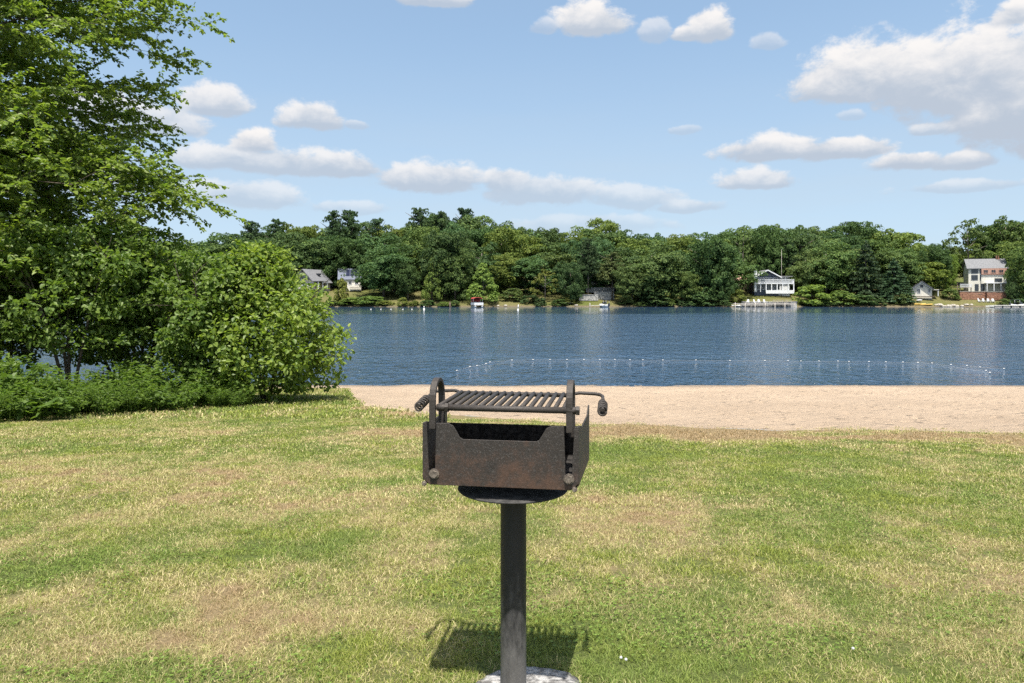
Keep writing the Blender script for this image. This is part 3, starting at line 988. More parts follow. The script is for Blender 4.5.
FT = {}
for kind, cnt in (('broad', 5), ('cone', 2), ('spruce', 2), ('pine', 3), ('shrub', 3), ('wispy', 2)):
    FT[kind] = []
    for s in range(cnt):
        c = far_crown(kind, 100 + 13 * s + len(kind)); t = far_trunk(kind, s)
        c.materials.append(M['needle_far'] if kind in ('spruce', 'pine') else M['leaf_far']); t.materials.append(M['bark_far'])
        FT[kind].append((c, t))
cnt_kind = {}


def far_tree(kind, px, D, top, wpx, label, group=None, col=(1, 1, 1), base=None, cat=None, var=None):
    x = X(px, D); z0 = float(fz(x, D)) if base is None else base
    h = Z(top, D) - z0; w = wpx / F * D
    i = cnt_kind.get(kind, 0); cnt_kind[kind] = i + 1
    c, t = FT[kind][(i if var is None else var) % len(FT[kind])]
    nm = {'broad': 'leafy_tree', 'cone': 'leafy_tree', 'spruce': 'spruce_tree', 'pine': 'pine_tree', 'shrub': 'shrub', 'wispy': 'slender_tree'}[kind]
    rt = empty(nm, (x, D, z0 - .1), RNG.uniform(0, 6.28), label, cat or ('bush' if kind == 'shrub' else 'tree'), group)
    rt.scale = (w, w, h)
    a = link('crown', c, None, rt); b = link('trunk' if kind != 'shrub' else 'stems', t, None, rt)
    j = RNG.uniform(.86, 1.14)
    a.color = (col[0] * j * RNG.uniform(.94, 1.06), col[1] * j, col[2] * j * RNG.uniform(.9, 1.1), 1)
    return rt


LIGHT = (1.55, 1.5, 1.05); OLIVE = (1.6, 1.25, 1.05); DARK = (.72, .8, .9); BLUE = (.8, .95, 1.15); MID = (1, 1, 1); SOFT = (1.1, 1.15, 1.2)
FRONT = [
    ('shrub', 342, 207, 273, 17, 'olive shrub standing before the house with the solar roof', OLIVE),
    ('broad', 384, 213, 243, 66, 'big dark round tree right of the house with the solar roof', BLUE),
    ('broad', 408, 209, 262, 34, 'dark bushy tree behind the light narrow tree on the shore', DARK),
    ('cone', 432, 206, 257, 27, 'narrow light green cone-shaped tree on the shore, left of the red-topped boat', LIGHT),
    ('broad', 455, 209, 246, 44, 'mid green tree between the two light green shore trees', MID),
    ('cone', 483, 206, 262, 42, 'rounded light green tree right above the red-topped boat', LIGHT),
    ('broad', 445, 213, 226, 60, 'tall dark tree rising behind the light narrow shore tree', DARK),
    ('wispy', 545, 207, 268, 40, 'thin greyish olive tree on the bank left of the stone terraces', OLIVE),
    ('broad', 570, 208, 261, 32, 'small dark tree with a bare pale trunk left of the stone terraces', DARK),
    ('pine', 588, 210, 238, 34, 'tall pine with a long bare trunk above the stone terraces', DARK),
    ('pine', 612, 210, 252, 44, 'pine with tan drooping boughs hanging over the stone terraces', OLIVE),
    ('broad', 652, 208, 240, 76, 'broad mid green tree hanging over the water right of the stone terraces', SOFT),
    ('broad', 632, 206, 266, 40, 'low dark tree at the waterline just right of the stone terraces', MID),
    ('broad', 705, 209, 232, 64, 'large dark tree on the shore left of the white lake house', BLUE),
    ('broad', 683, 206, 268, 36, 'low leafy tree at the waterline under the large dark tree', MID),
    ('broad', 722, 207, 262, 26, 'small dark tree closest to the left end of the lake house lawn', DARK),
    ('shrub', 812, 206, 281, 42, 'light yellow-green bush at the water right of the stone seawall', LIGHT),
    ('shrub', 842, 206, 288, 36, 'smaller light bush right of the yellow-green one at the water', (1.25, 1.25, .95)),
    ('broad', 826, 217, 240, 70, 'big soft grey-green tree right behind the lake house', SOFT),
    ('spruce', 866, 211, 240, 50, 'tall dark spruce left of the layered spruce on the right shore', DARK),
    ('spruce', 894, 208, 258, 46, 'spruce with layered drooping boughs left of the small cream cottage', BLUE),
    ('broad', 905, 216, 253, 36, 'round grey-green tree behind the small cream cottage', SOFT),
    ('broad', 935, 222, 243, 34, 'dark tree behind the gap right of the cream cottage', DARK),
    ('broad', 948, 222, 251, 20, 'bright yellow-green tree in the gap left of the three-storey house', LIGHT),
    ('broad', 1025, 207, 246, 44, 'light green tree overlapping the right end of the three-storey house', (1.25, 1.25, 1.05)),
    ('broad', 1013, 206, 274, 15, 'small dark tree on the terrace at the right end of the three-storey house', DARK),
    ('wispy', 968, 240, 218, 56, 'tall open tree above the roof of the three-storey house, sky showing through', MID),
    ('wispy', 1006, 240, 214, 60, 'tallest open tree at the right, behind the three-storey house', MID),
    ('wispy', 743, 226, 226, 34, 'open tree with sky holes above the left end of the lake house', MID),
    ('broad', 770, 226, 226, 44, 'dark tree directly behind the lake house chimney and pole', DARK),
    ('broad', 800, 228, 224, 48, 'dark tall tree behind the right wing of the lake house', DARK),
    ('pine', 788, 224, 238, 30, 'pine with dark bare trunk beside the right wing of the lake house', DARK),
    ('broad', 312, 232, 236, 50, 'leafy tree behind the grey A-roofed cottage', MID),
    ('broad', 350, 232, 238, 48, 'leafy tree behind the house with the solar roof', DARK),
    ('broad', 336, 236, 258, 24, 'low dark tree filling the gap between the two left houses', DARK),
    ('pine', 252, 246, 221, 42, 'lone pine top standing over the far left of the wood', DARK),
    ('pine', 278, 246, 219, 45, 'second pine top from the left on the far skyline', DARK),
    ('pine', 333, 246, 211, 42, 'left one of the twin tall pines on the skyline over the left houses', DARK),
    ('pine', 350, 246, 210, 45, 'right one of the twin tall pines on the skyline over the left houses', DARK),
    ('pine', 380, 246, 218, 42, 'shorter pine just right of the twin tall pines', DARK),
    ('pine', 420, 248, 208, 49, 'leftmost of the pine crowns on the highest part of the wood', DARK),
    ('pine', 441, 248, 211, 38, 'middle one of the pine crowns on the highest part of the wood', DARK),
    ('pine', 462, 248, 208, 52, 'rightmost of the pine crowns on the highest part of the wood', DARK),
    ('shrub', 372, 205, 294, 36, 'low green shrub on the bank under the big dark round tree', (1.3, 1.3, 1)),
    ('shrub', 352, 205, 296, 30, 'light shrub on the bank below the house with the solar roof', (1.4, 1.4, 1)),
    ('shrub', 512, 211, 286, 30, 'shrub half way up the grassy slope right of the red-topped boat', MID),
    ('shrub', 530, 208, 293, 22, 'dark low shrub at the foot of the grassy slope', DARK),
    ('shrub', 738, 208, 287, 18, 'small shrub on the dry lawn left of the lake house', OLIVE),
    ('shrub', 903, 205, 292, 26, 'dark green shrub at the water left of the yellow kayaks', MID),
    ('shrub', 862, 205, 292, 30, 'dark shrub at the water under the tall spruce', DARK),
    ('shrub', 655, 205, 288, 40, 'dark overhanging shrub at the waterline under the broad mid green tree', DARK),
    ('shrub', 700, 205, 289, 36, 'dark shrub at the waterline under the large dark tree', DARK),
    ('shrub', 950, 210, 286, 20, 'small green shrub between the cream cottage and the wooden deck', MID),
]
for (k, px, D, top, w, lab, col) in FRONT:
    far_tree(k, px, D, top, w, lab, None, col)

# the wood behind: crowns in rows up the slope, nothing tells the single ones apart
SKY = [(150, 243), (200, 240), (230, 232), (260, 227), (300, 222), (335, 223), (380, 221), (410, 219), (450, 216), (490, 219), (525, 225), (545, 232),
       (562, 225), (590, 218), (615, 224), (640, 227), (690, 230), (722, 229), (740, 232), (765, 225), (790, 222), (815, 228), (850, 223), (880, 226),
       (905, 235), (925, 241), (945, 252), (958, 238), (975, 226), (1000, 222), (1040, 215), (1100, 218)]
sx_, sy_ = [s[0] for s in SKY], [s[1] for s in SKY]
WOODL = ['dark green leafy tree among the crowded crowns of the wood on the far slope', 'mid green leafy tree in the row just behind the far shore']
for row, (D, step, dz) in enumerate(((222, 27, 22), (236, 25, 8), (252, 24, 0))):
    px = -60 + row * 9
    while px < 1090:
        p = px + RNG.uniform(-6, 6)
        px += step
        top = np.interp(p, sx_, sy_) + dz + RNG.uniform(-4, 5)
        if 258 < p < 392 and row == 0: continue
        if 742 < p < 798 and row == 0: continue
        if 930 < p < 1010 and row <= 1: continue
        if 938 < p < 955: continue
        if 732 < p < 746 and row > 0: top += 22
        if row == 0 and 500 < p < 535: top += 14
        D2 = D + RNG.uniform(-4, 4)
        w = RNG.uniform(46, 70)
        kk = 'broad' if RNG.random() < .97 else 'cone'
        far_tree(kk, p, D2, top, w, WOODL[1] if row == 0 else WOODL[0],
                 'leafy trees just behind the far shore' if row == 0 else 'crowded trees of the far wood',
                 (MID, DARK, (1.3, 1.25, 1.1), BLUE, (.62, .74, .8), (1.35, 1.2, .9), SOFT)[int(RNG.integers(0, 7))])
for px in np.arange(150, 1090, 14.0):
    p = px + RNG.uniform(-4, 4)
    if 492 < p < 540 or 572 < p < 618 or 728 < p < 802 or 908 < p < 1004 or 466 < p < 488: continue
    x = X(p, DS); D = float(fs_y(x)) + RNG.uniform(.6, 3.0)
    far_tree('shrub', p, D, 303 - RNG.uniform(2, 8), RNG.uniform(12, 22), 'low bush in the fringe of green along the far waterline', 'low bushes along the far waterline',
             (MID, DARK, (1.25, 1.2, .95), OLIVE)[int(RNG.integers(0, 4))])
# ---------------------------------------------------------------- park grill


def steelmat(name, rust=1.0, ash=1.0, k=1.0):
    m, nt, out = new_mat(name)
    co = objco(nt)
    xyz = nt.nodes.new('ShaderNodeSeparateXYZ'); nt.links.new(co, xyz.inputs[0])
    big = noise(nt, co, 9, 5, .65); fine = noise(nt, co, 260, 4, .7); med = noise(nt, co, 45, 5, .7)
    c = mixc(nt, big, (.04 * k, .033 * k, .029 * k), (.088 * k, .071 * k, .06 * k))
    sp = math_(nt, 'MULTIPLY', ramp(nt, fine, .52, .68), .8 * ash)
    c = mixc(nt, sp, c, (.19, .18, .175))
    # rust creeps up from the lower edge of the plates
    low = math_(nt, 'SUBTRACT', .86, xyz.outputs[2])
    rm = math_(nt, 'ADD', math_(nt, 'MULTIPLY', low, 3.2), math_(nt, 'MULTIPLY', math_(nt, 'SUBTRACT', med, .5), 1.5))
    rm = math_(nt, 'ADD', rm, math_(nt, 'MULTIPLY', math_(nt, 'SUBTRACT', big, .5), 1.4))
    rm = math_(nt, 'MULTIPLY', ramp(nt, rm, .0, .8), rust)
    rc = mixc(nt, fine, (.032, .018, .013), (.12, .064, .04))
    c = mixc(nt, rm, c, rc)
    p = N(nt, 'ShaderNodeBsdfPrincipled'); nt.links.new(c, p.inputs['Base Color'])
    p.inputs['Metallic'].default_value = .15
    nt.links.new(math_(nt, 'ADD', .5, math_(nt, 'MULTIPLY', med, .35)), p.inputs['Roughness'])
    nt.links.new(bump(nt, math_(nt, 'ADD', fine, math_(nt, 'MULTIPLY', med, 2)), .45, .0015), p.inputs['Normal'])
    nt.links.new(p.outputs[0], out.inputs[0]); return m


M['plate'] = steelmat('rusty_plate', .85, .42, .38)
M['bars'] = steelmat('sooty_bar', .0, .28, .45)
def pipemat():
    m, nt, out = new_mat('black_painted_pipe')
    co = objco(nt); xyz = nt.nodes.new('ShaderNodeSeparateXYZ'); nt.links.new(co, xyz.inputs[0])
    a = noise(nt, mapv(nt, co, (1, 1, .35)), 40, 6, .7); f = noise(nt, co, 220, 4, .7)
    c = mixc(nt, a, (.010, .010, .011), (.028, .028, .03))
    # mud and dust splash; its pale tone also paints in the lower post's sunlight
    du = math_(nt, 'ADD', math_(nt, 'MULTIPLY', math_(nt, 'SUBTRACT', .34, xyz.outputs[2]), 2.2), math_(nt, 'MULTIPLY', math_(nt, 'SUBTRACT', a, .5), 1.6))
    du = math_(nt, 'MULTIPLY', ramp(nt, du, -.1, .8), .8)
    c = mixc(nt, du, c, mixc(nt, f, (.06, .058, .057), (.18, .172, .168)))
    sp = ramp(nt, f, .66, .72)
    c = mixc(nt, math_(nt, 'MULTIPLY', sp, .5), c, (.2, .19, .18))
    p = N(nt, 'ShaderNodeBsdfPrincipled'); nt.links.new(c, p.inputs['Base Color'])
    p.inputs['Roughness'].default_value = .5; p.inputs['Specular IOR Level'].default_value = .35
    nt.links.new(bump(nt, a, .3, .002), p.inputs['Normal'])
    nt.links.new(p.outputs[0], out.inputs[0]); return m


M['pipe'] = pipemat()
M['soot'] = surf('soot_black_plate', (.014, .013, .013), (.04, .037, .035), 60, .9, .1)
M['dish'] = surf('dull_black_plate', (.02, .02, .02), (.05, .048, .046), 40, .7, .2, .0, .3, 250, .001, 6)
M['bolt'] = surf('rusty_bolt', (.08, .065, .055), (.2, .17, .14), 120, .6, .4, .3)
M['concrete'] = surf('rough_concrete', (.12, .115, .11), (.36, .35, .34), 38, .95, .1, 0, 1.0, 70, .02, 6)

gxp, gyp = .005, GY
g0 = 2.566; gnd = float(gz(gxp, gyp))
GR = empty('park_grill', (gxp, gyp, g0), R(-8.7), 'rusty black charcoal grill with adjustable grate on a single post in the lawn', 'grill')
OX = -.017                      # the fire box sits slightly off the post
W2, D2_ = .2525, .19
ZB, ZT, ZN, ZK = .714, .914, .866, .857
T = .005
# front plate with the dipped middle and the two slots for the uprights
yf = -D2_


def P2(u, v): return (OX + u, yf, ZB + v)


out_ = [(-.228, 0), (.228, 0), (.2525, .022), (.2525, .2)]
out_ += [(.239, .2), (.231, .04), (.225, .03), (.217, .03), (.211, .04), (.2065, .2)]
out_ += [(.165, .2), (.150, .192), (.128, .155), (.118, .150)]
out_ += [(-u, v) for u, v in reversed(out_[4:])]
out_ += [(-.2525, .2), (-.2525, .022)]
mb = MB(); mb.prism([P2(u, v) for u, v in out_], (0, 1, 0), T)
mb.build('front_plate', M['plate'], GR, .0012)
# side plates: level top, small rear peak, chamfered foot
for s in (-1, 1):
    x0 = OX + s * (W2 - T / 2); FLR = .016
    pr = [(-D2_ + .006, ZB + .012), (D2_ - .01, ZB + .012), (D2_, ZB + .03), (D2_, ZT + .012), (D2_ - .02, ZT + .006), (D2_ - .07, ZT - .016), (-D2_ + .12, ZT - .02), (-D2_ + .05, ZT - .004), (-D2_ + .006, ZT)]
    mb = MB(); mb.prism([(x0 - T / 2 + s * FLR * (y + D2_) / (2 * D2_), y, z) for y, z in pr], (1, 0, 0), T)
    mb.build('side_plate', M['plate'], GR, .0012)
mb = MB()
wb = W2 - T + .008
yb_, yt_ = D2_ - .006, D2_ - .058         # the back plate leans in over the fire
mb.prism([(OX - wb, yb_, ZB), (OX - wb, yt_, ZK), (OX - wb, yt_ + T, ZK), (OX - wb, yb_ + T, ZB)], (1, 0, 0), 2 * wb)
mb.build('back_plate', M['soot'], GR, .001)
mb = MB(); mb.box((OX, .0, ZB + .0165), (2 * W2 - 2 * T - .002, 2 * D2_ - 2 * T - .004, .028)); mb.build('floor_plate', M['soot'], GR)
# uprights: flat bar bent into a tall narrow hoop in the plane of the side
for s in (-1, 1):
    xc = OX + s * .2225
    path = []
    y0, y1, zt = -.176, -.056, 1.046
    rad = (y1 - y0) / 2
    path.append((y0, ZT - .022)); path.append((y0, zt - rad))
    for k in range(1, 13):
        a = math.pi * (1 - k / 12.0)
        path.append(((y0 + y1) / 2 + rad * math.cos(a), zt - rad + rad * math.sin(a)))
    path.append((y1, ZT - .06))
    vs = []; th = .0065; hw = .0105
    for i, (y, z) in enumerate(path):
        a = path[max(0, i - 1)]; b = path[min(len(path) - 1, i + 1)]
        ty, tz = b[0] - a[0], b[1] - a[1]; L = math.hypot(ty, tz); ny, nz_ = -tz / L, ty / L
        for (dx, dn) in ((-hw, -th), (hw, -th), (hw, th), (-hw, th)):
            vs.append((xc + dx, y + ny * dn, z + nz_ * dn))
    fs_ = []
    for i in range(len(path) - 1):
        for k in range(4):
            fs_.append((i * 4 + k, i * 4 + (k + 1) % 4, i * 4 + 4 + (k + 1) % 4, i * 4 + 4 + k))
    fs_ += [(3, 2, 1, 0), tuple(len(vs) - 4 + k for k in range(4))]
    mb = MB(); mb.add(vs, fs_); mb.build('upright', M['bars'], GR, .002)
# bolts
for (u, v, dz) in ((-.213, .036, 0), (.222, .036, 0), (-.246, .004, 0), (.240, .004, 0)):
    r = .0125 if abs(u) < .23 else .006
    mb = MB()
    c = P2(u, v)
    mb.tube([(c[0], yf - .003, c[2]), (c[0], yf - .0001, c[2])], r * 1.35, 14, smooth=False)
    mb.tube([(c[0], yf - .011, c[2]), (c[0], yf - .003, c[2])], r, 6, smooth=False)
    mb.build('bolt', M['bolt'], GR)
# grate: round bars in a frame, slid between the uprights
zg = .962; gx0, gx1 = OX - .203, OX + .203; gya, gyb = -.172, .168; r = .0082
mb = MB()
mb.tube([(gx0 - .004, gya, zg), (gx1 + .004, gya, zg)], r * 1.25, 10)
mb.tube([(gx0 - .004, gyb, zg), (gx1 + .004, gyb, zg)], r, 10)
nb = 16
for i in range(nb):
    x = gx0 + (gx1 - gx0) * i / (nb - 1)
    mb.tube([(x, gya, zg + .004), (x, gyb, zg + .004)], r * .92, 8)
grate = mb.build('grate', M['bars'], GR)
for s in (-1, 1):
    mb = MB(); xk = OX + s * .207
    e0, e1 = (xk - .004, xk + .046) if s > 0 else (xk - .002, xk + .036)
    mb.tube([(e0, gya, zg), (e1, gya, zg)], .0115, 10)
    mb.tube([(e1 - .010, gya, zg), (e1 + .001, gya, zg)], .0155, 6, smooth=False)
    mb.build('slide_pin', M['bars'], GR)
# handles: rod out of the rear rail, bent forward into a coil grip
for s in (-1, 1):
    xr = OX + s * .203; xh = OX + s * (.318 if s > 0 else .312)
    pts = [(xr, gyb - .12, zg - .002), (xr + s * .004, gyb - .02, zg), (xr + s * .014, gyb, zg + .006), (xr + s * .03, gyb + .008, zg + .008)]
    pts += [(xh - s * .03, gyb + .01, zg + .006), (xh - s * .01, gyb + .004, zg + .004), (xh, gyb - .012, zg), (xh + s * .002, gyb - .05, zg - .006), (xh + s * .004, gyb - .19, zg - .02)]
    mb = MB(); mb.tube(pts, .0062, 8)
    h = mb.build('handle', M['bars'], GR)
    pts = []
    turns = 5
    for k in range(turns * 14 + 1):
        a = 2 * math.pi * k / 14; t = k / (turns * 14)
        rr = .0138 if t > .03 else .009
        pts.append((xh + s * .003 + rr * math.cos(a), gyb - .085 - .105 * t, zg - .012 - .014 * t + rr * math.sin(a)))
    mb = MB(); mb.tube(pts, .0036, 6)
    mb.build('coil_grip', M['bars'], h)
# swivel dish under the box, post
mb = MB()
mb.lathe([(0, .664), (.186, .664), (.189, .667), (.186, .6705), (.06, .674), (.05, .7175), (0, .7175)], (0, -.012, 0), 56)
mb.build('swivel_dish', M['dish'], GR)
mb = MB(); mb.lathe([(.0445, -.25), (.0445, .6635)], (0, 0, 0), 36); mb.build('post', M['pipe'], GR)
# concrete collar round the post
mb = MB()

n = 64; prof = [(.0, .010), (.06, .012), (.11, .012), (.15, .009), (.180, .004), (.190, -.03), (.19, -.12)]
vs = []; fs_ = []
for j, (rr, zz) in enumerate(prof):
    for k in range(n):
        a = 2 * math.pi * k / n
        w = 1 + .10 * (float(fbm(math.cos(a) * 1.6 + 5, math.sin(a) * 1.6 + 5, 3, 3)) - .5) * min(1, rr * 12)
        q = .014 * (float(fbm(math.cos(a) * rr * 40 + 7, math.sin(a) * rr * 40 + 7, 3, 4)) - .5) if j < 5 else 0
        vs.append((rr * w * math.cos(a) * 1.0, rr * w * math.sin(a), zz + q))
for j in range(len(prof) - 1):
    for k in range(n):
        fs_.append((j * n + k, j * n + (k + 1) % n, (j + 1) * n + (k + 1) % n, (j + 1) * n + k))
mb.add(vs, fs_, True)
fo = mb.build('concrete_footing', M['concrete']); fo.location = (gxp + .058, gyp - .03, gnd - .004); fo.scale = (1.12, 1.0, 1)
tag(fo, 'rough pale concrete footing round the foot of the grill post', 'footing')
# white clover heads in the grass
cl0 = None
for i, (px, py) in enumerate([(621, 665), (626, 667), (853, 656)]):
    x, y = dry_xy(px, py)
    if cl0 is None:
        rt = empty('clover_flower', (0, 0, 0))
        mb = MB()
        for k in range(40):
            a = k * 2.4; zz = 1 - k / 26.0
            q = math.sqrt(max(0, 1 - zz * zz)) if abs(zz) <= 1 else 0
            d = Vector((q * math.cos(a), q * math.sin(a), zz)) * .0075
            c = Vector((0, 0, .052))
            mb.tube([c, c + d], [.0022, .0009], 4)
        mb.build('flower_head', M['white'], rt)
        mb = MB(); mb.tube([(0, 0, 0), (.002, 0, .052)], .0012, 5); mb.build('stem', M['leaf_fern'], rt)
        cl0 = rt; o = rt
    else: o = dup(cl0)
    o.location = (x, y, float(gz(x, y)) - .012); o.scale = (.75, .75, .75)
    tag(o, 'tiny white clover flower in the mown grass', 'flower', 'clover flowers in the lawn')

M['leaf_clover'] = leafmat('leaf_clover', (.085, .14, .024), (.18, .25, .05), .35)
# clover growing through the greener patches of the lawn
n = 26000
y = RNG.uniform(2.0, 7.0, n) ; x = RNG.uniform(-1, 1, n) * (.74 * y + .8)
k = (fbm(x / .5, y / .5, 3, 123) + RNG.normal(0, .08, n) > .60) & (dry(x, y) < .5) & (np.hypot(x - .05, y - GY + .03) > .24)
x, y = x[k], y[k]; n = len(x)
base = np.stack([x, y, gz(x, y) + RNG.uniform(.012, .034, n)], -1)
P, Dd, Nn, Sz = [], [], [], []
for j in range(3):
    a = RNG.uniform(0, .5, n) + j * 2.09
    P.append(base); Dd.append(np.stack([np.cos(a), np.sin(a), a * 0 + .1], -1)); Nn.append(np.array([[0, 0, 1.0]]) + rv(n, .25)); Sz.append(RNG.uniform(.006, .011, n))
cv = link('clover', leaf_mesh('clover', np.concatenate(P), np.concatenate(Dd), np.concatenate(Nn), np.concatenate(Sz), .95, .05), M['leaf_clover'])
tag(cv, 'low clover leaves growing through the greener patches of the mown lawn', 'clover', kind='stuff')
# ---------------------------------------------------------------- swim rope, buoys
FL = [(457, 371), (470, 367), (477, 366), (486, 364), (490, 362.5), (512, 360.5), (533, 360), (550, 360), (567, 360), (584, 360), (600, 360), (615, 360), (630, 360.3),
      (643, 360.3), (663, 360.5), (696, 360.5), (730, 361), (765, 361), (788, 361), (801, 361.5), (819, 361.5), (838, 361.5), (849, 362), (869, 362), (886, 362.3), (903, 362.6), (918, 363), (932, 363.5),
      (951, 365), (967, 366), (980, 367.5), (986, 371), (990, 373), (1004, 369)]
rope = []
f0 = None
for i, (px, py) in enumerate(FL):
    D = HC * F / (py - HZ); x = X(px, D)
    rope.append((x, D, .01))
    if f0 is None:
        mb = MB(); mb.lathe([(0, -.09), (.02, -.09), (.025, -.08), (.045, -.05), (.05, 0), (.045, .05), (.025, .08), (.02, .09), (0, .09)], (0, 0, 0), 14)
        f0 = mb.build('swim_float', M['buoy']); o = f0
    else:
        o = f0.copy(); COL.objects.link(o)
    o.scale = (.5, .5, .5); o.location = (x, D, .025); o.rotation_euler = (R(90), 0, R(90 + RNG.uniform(-20, 20)))
    tag(o, 'small white float on the rope that closes off the swimming area', 'float', 'floats along the swim rope')
rope.sort(key=lambda p: p[0])
mb = MB(); mb.tube([p for p in rope if p[0] < 26], .004, 5); o = mb.build('swim_rope', M['rope']); tag(o, 'thin grey rope strung between the white swim floats', 'rope')


def marker(px, py, ht, lab, lean=0):
    D = HC * F / (py - HZ); x = X(px, D)
    rt = empty('marker_buoy', (x, D, 0), 0, lab, 'buoy')
    mb = MB(); mb.lathe([(0, -.3), (.2, -.3), (.24, 0), (.2, .22), (.11, .3), (0, .3)], (0, 0, 0), 14); mb.build('float_collar', M['buoy'], rt)
    mb = MB(); mb.tube([(0, 0, .3), (lean * .5, 0, ht * .6), (lean, 0, ht)], [.1, .1, .08], 10); mb.build('spar', M['buoy'], rt)
    return rt


marker(518, 310, 1.25, 'white spar buoy standing in the water below the grassy slope', .1)
marker(424, 309.5, .8, 'short white buoy off the shore below the light narrow tree')
for i, px in enumerate((371, 381, 391, 403, 412)):
    D = HC * F / (309.4 - HZ)
    o = f0.copy(); COL.objects.link(o); o.location = (X(px, D), D, .05); o.scale = (1.9, 1.9, 1.9); o['label'] = 'pale float lying off the far left shore below the dark round tree'; o['group'] = 'floats off the far left shore'

# ---------------------------------------------------------------- far houses


def win(root, x, y, z, w, h, rot=0, fr='white', t=.09):
    """window facing -y at local x,z; frame and panes"""
    ca, sa = math.cos(rot), math.sin(rot)
    mb = MB()
    q = .1
    for (cx, cz, sx, sz) in ((0, h / 2 - q / 2, w, q), (0, -h / 2 + q / 2, w, q), (-w / 2 + q / 2, 0, q, h - 2 * q), (w / 2 - q / 2, 0, q, h - 2 * q), (0, 0, .05, h - 2 * q)):
        mb.box((x + cx * ca, y + cx * sa, z + cz), (sx, t, sz), rot)
    f = mb.build('window', M[fr], root)
    mb = MB(); mb.box((x, y + .0, z), (w - .12, t * .4, h - .12), rot); mb.build('pane', M['glass'], f)


def gable(mb, x0, x1, y0, y1, ze, zr, along='y', ov=.35, t=.16):
    """two roof slabs; ridge along y (gable faces the lake) or along x"""
    if along == 'y':
        xm = (x0 + x1) / 2; dz = (zr - ze) / (xm - x0) * ov
        for a, b in ((x0 - ov, xm), (x1 + ov, xm)):
            pts = [(a, y0 - ov, ze - dz), (b, y0 - ov, zr), (b, y0 - ov, zr + t), (a, y0 - ov, ze - dz + t)]
            mb.prism(pts, (0, 1, 0), y1 - y0 + 2 * ov)
    else:
        ym = (y0 + y1) / 2; dz = (zr - ze) / (ym - y0) * ov
        for a, b in ((y0 - ov, ym), (y1 + ov, ym)):
            pts = [(x0 - ov, a, ze - dz), (x0 - ov, b, zr), (x0 - ov, b, zr + t), (x0 - ov, a, ze - dz + t)]
            mb.prism(pts, (1, 0, 0), x1 - x0 + 2 * ov)


def walls(x0, x1, y0, y1, z0, ze, zr=None, along='y'):
    mb = MB()
    if zr is None:
        mb.box(((x0 + x1) / 2, (y0 + y1) / 2, (z0 + ze) / 2), (x1 - x0, y1 - y0, ze - z0))
    elif along == 'y':
        mb.prism([(x0, y0, z0), (x1, y0, z0), (x1, y0, ze), ((x0 + x1) / 2, y0, zr), (x0, y0, ze)], (0, 1, 0), y1 - y0)
    else:
        mb.prism([(x0, y0, z0), (x0, y1, z0), (x0, y1, ze), (x0, (y0 + y1) / 2, zr), (x0, y0, ze)], (1, 0, 0), x1 - x0)
    return mb


# 1 grey cottage with the steep roof on the left
D = 222; bz = Z(289, D)
h = empty('cottage', (X(311, D), D, bz), R(-18), 'grey steep-roofed cottage with a glazed gable and porch, leftmost across the lake', 'house')
walls(-3.6, 3.6, -3.5, 5, -1.5, 2.3, 5.9).build('wall', M['grey_wood'], h)
mb = MB(); gable(mb, -3.6, 3.6, -4.2, 5.2, 2.3, 5.9, ov=.5); rf = mb.build('roof', M['roof_grey'], h)
mb = MB(); mb.box((1.9, 1.2, 4.55), (.95, 1.3, .5)); mb.build('skylight', M['glass'], rf)
mb = MB(); mb.prism([(-1.9, -3.54, 2.75), (1.9, -3.54, 2.75), (0, -3.54, 4.9)], (0, -1, 0), .05); gw = mb.build('gable_window', M['glass'], h)
mb = MB()
for p in (-1.0, 0, 1.0): mb.box((p, -3.62, 3.3 + (.4 if p == 0 else 0)), (.09, .06, 1.1 + (.8 if p == 0 else 0)))
mb.build('mullion', M['white'], gw)
for x in (-2.3, 0, 2.3): win(h, x, -3.53, 1.1, 1.5, 1.7)
for y in (-1.5, 1.5): win(h, 3.63, y, 1.2, 1.4, 1.4, R(90))
mb = MB(); mb.box((0, -5.3, 0), (9.2, 3.6, .22)); mb.build('deck', M['grey_wood'], h)
for x in (-4.3, -1.5, 1.5, 4.3): mb = MB(); mb.box((x, -6.9, -.35), (.22, .22, 3.0 if abs(x) < 2 else 2.7)); mb.build('deck_post', M['white'], h)
mb = MB(); mb.box((0, -7.05, .95), (9.2, .08, .1)); mb.box((0, -7.05, .5), (9.2, .05, .06)); mb.box((0, -7.05, .72), (9.2, .05, .06)); mb.build('railing', M['white'], h)
mb = MB(); mb.box((4.6, -2.0, 2.35), (2.2, 5.5, .16)); mb.build('porch_roof', M['roof_grey'], h)
for y in (-4.4, -2, .4): mb = MB(); mb.box((5.5, y, 1.1), (.2, .2, 2.3)); mb.build('porch_post', M['white'], h)

# 2 house with solar panels
D = 224; bz = Z(286, D)
h = empty('house', (X(350, D), D, bz), R(12), 'white house with a blue-grey roof carrying solar panels, half hidden by trees', 'house')
walls(-3.4, 3.4, 0, 8, -1.5, 2.2, 5.4, 'x').build('wall', M['cream'], h)
mb = MB(); gable(mb, -3.4, 3.4, 0, 8, 2.2, 5.4, 'x'); rf = mb.build('roof', M['roof_blue'], h)
for k in range(4):
    for r_ in range(2):
        mb = MB(); x = -1.2 + k * 1.25; y0 = .9 + r_ * 1.35
        z0 = 2.2 + y0 * .8 + .22; z1 = z0 + 1.2 * .8
        mb.prism([(x, y0, z0), (x + 1.12, y0, z0), (x + 1.12, y0 + 1.2, z1), (x, y0 + 1.2, z1)], (0, -.6, .8), .05); mb.build('solar_panel', M['panel'], rf)
for x in (-2, 0, 2): win(h, x, -.03, 1.0, 1.1, 1.2)
mb = MB(); mb.box((1.6, -1.6, -.4), (3.4, 2.6, .2)); mb.build('deck', M['grey_wood'], h)

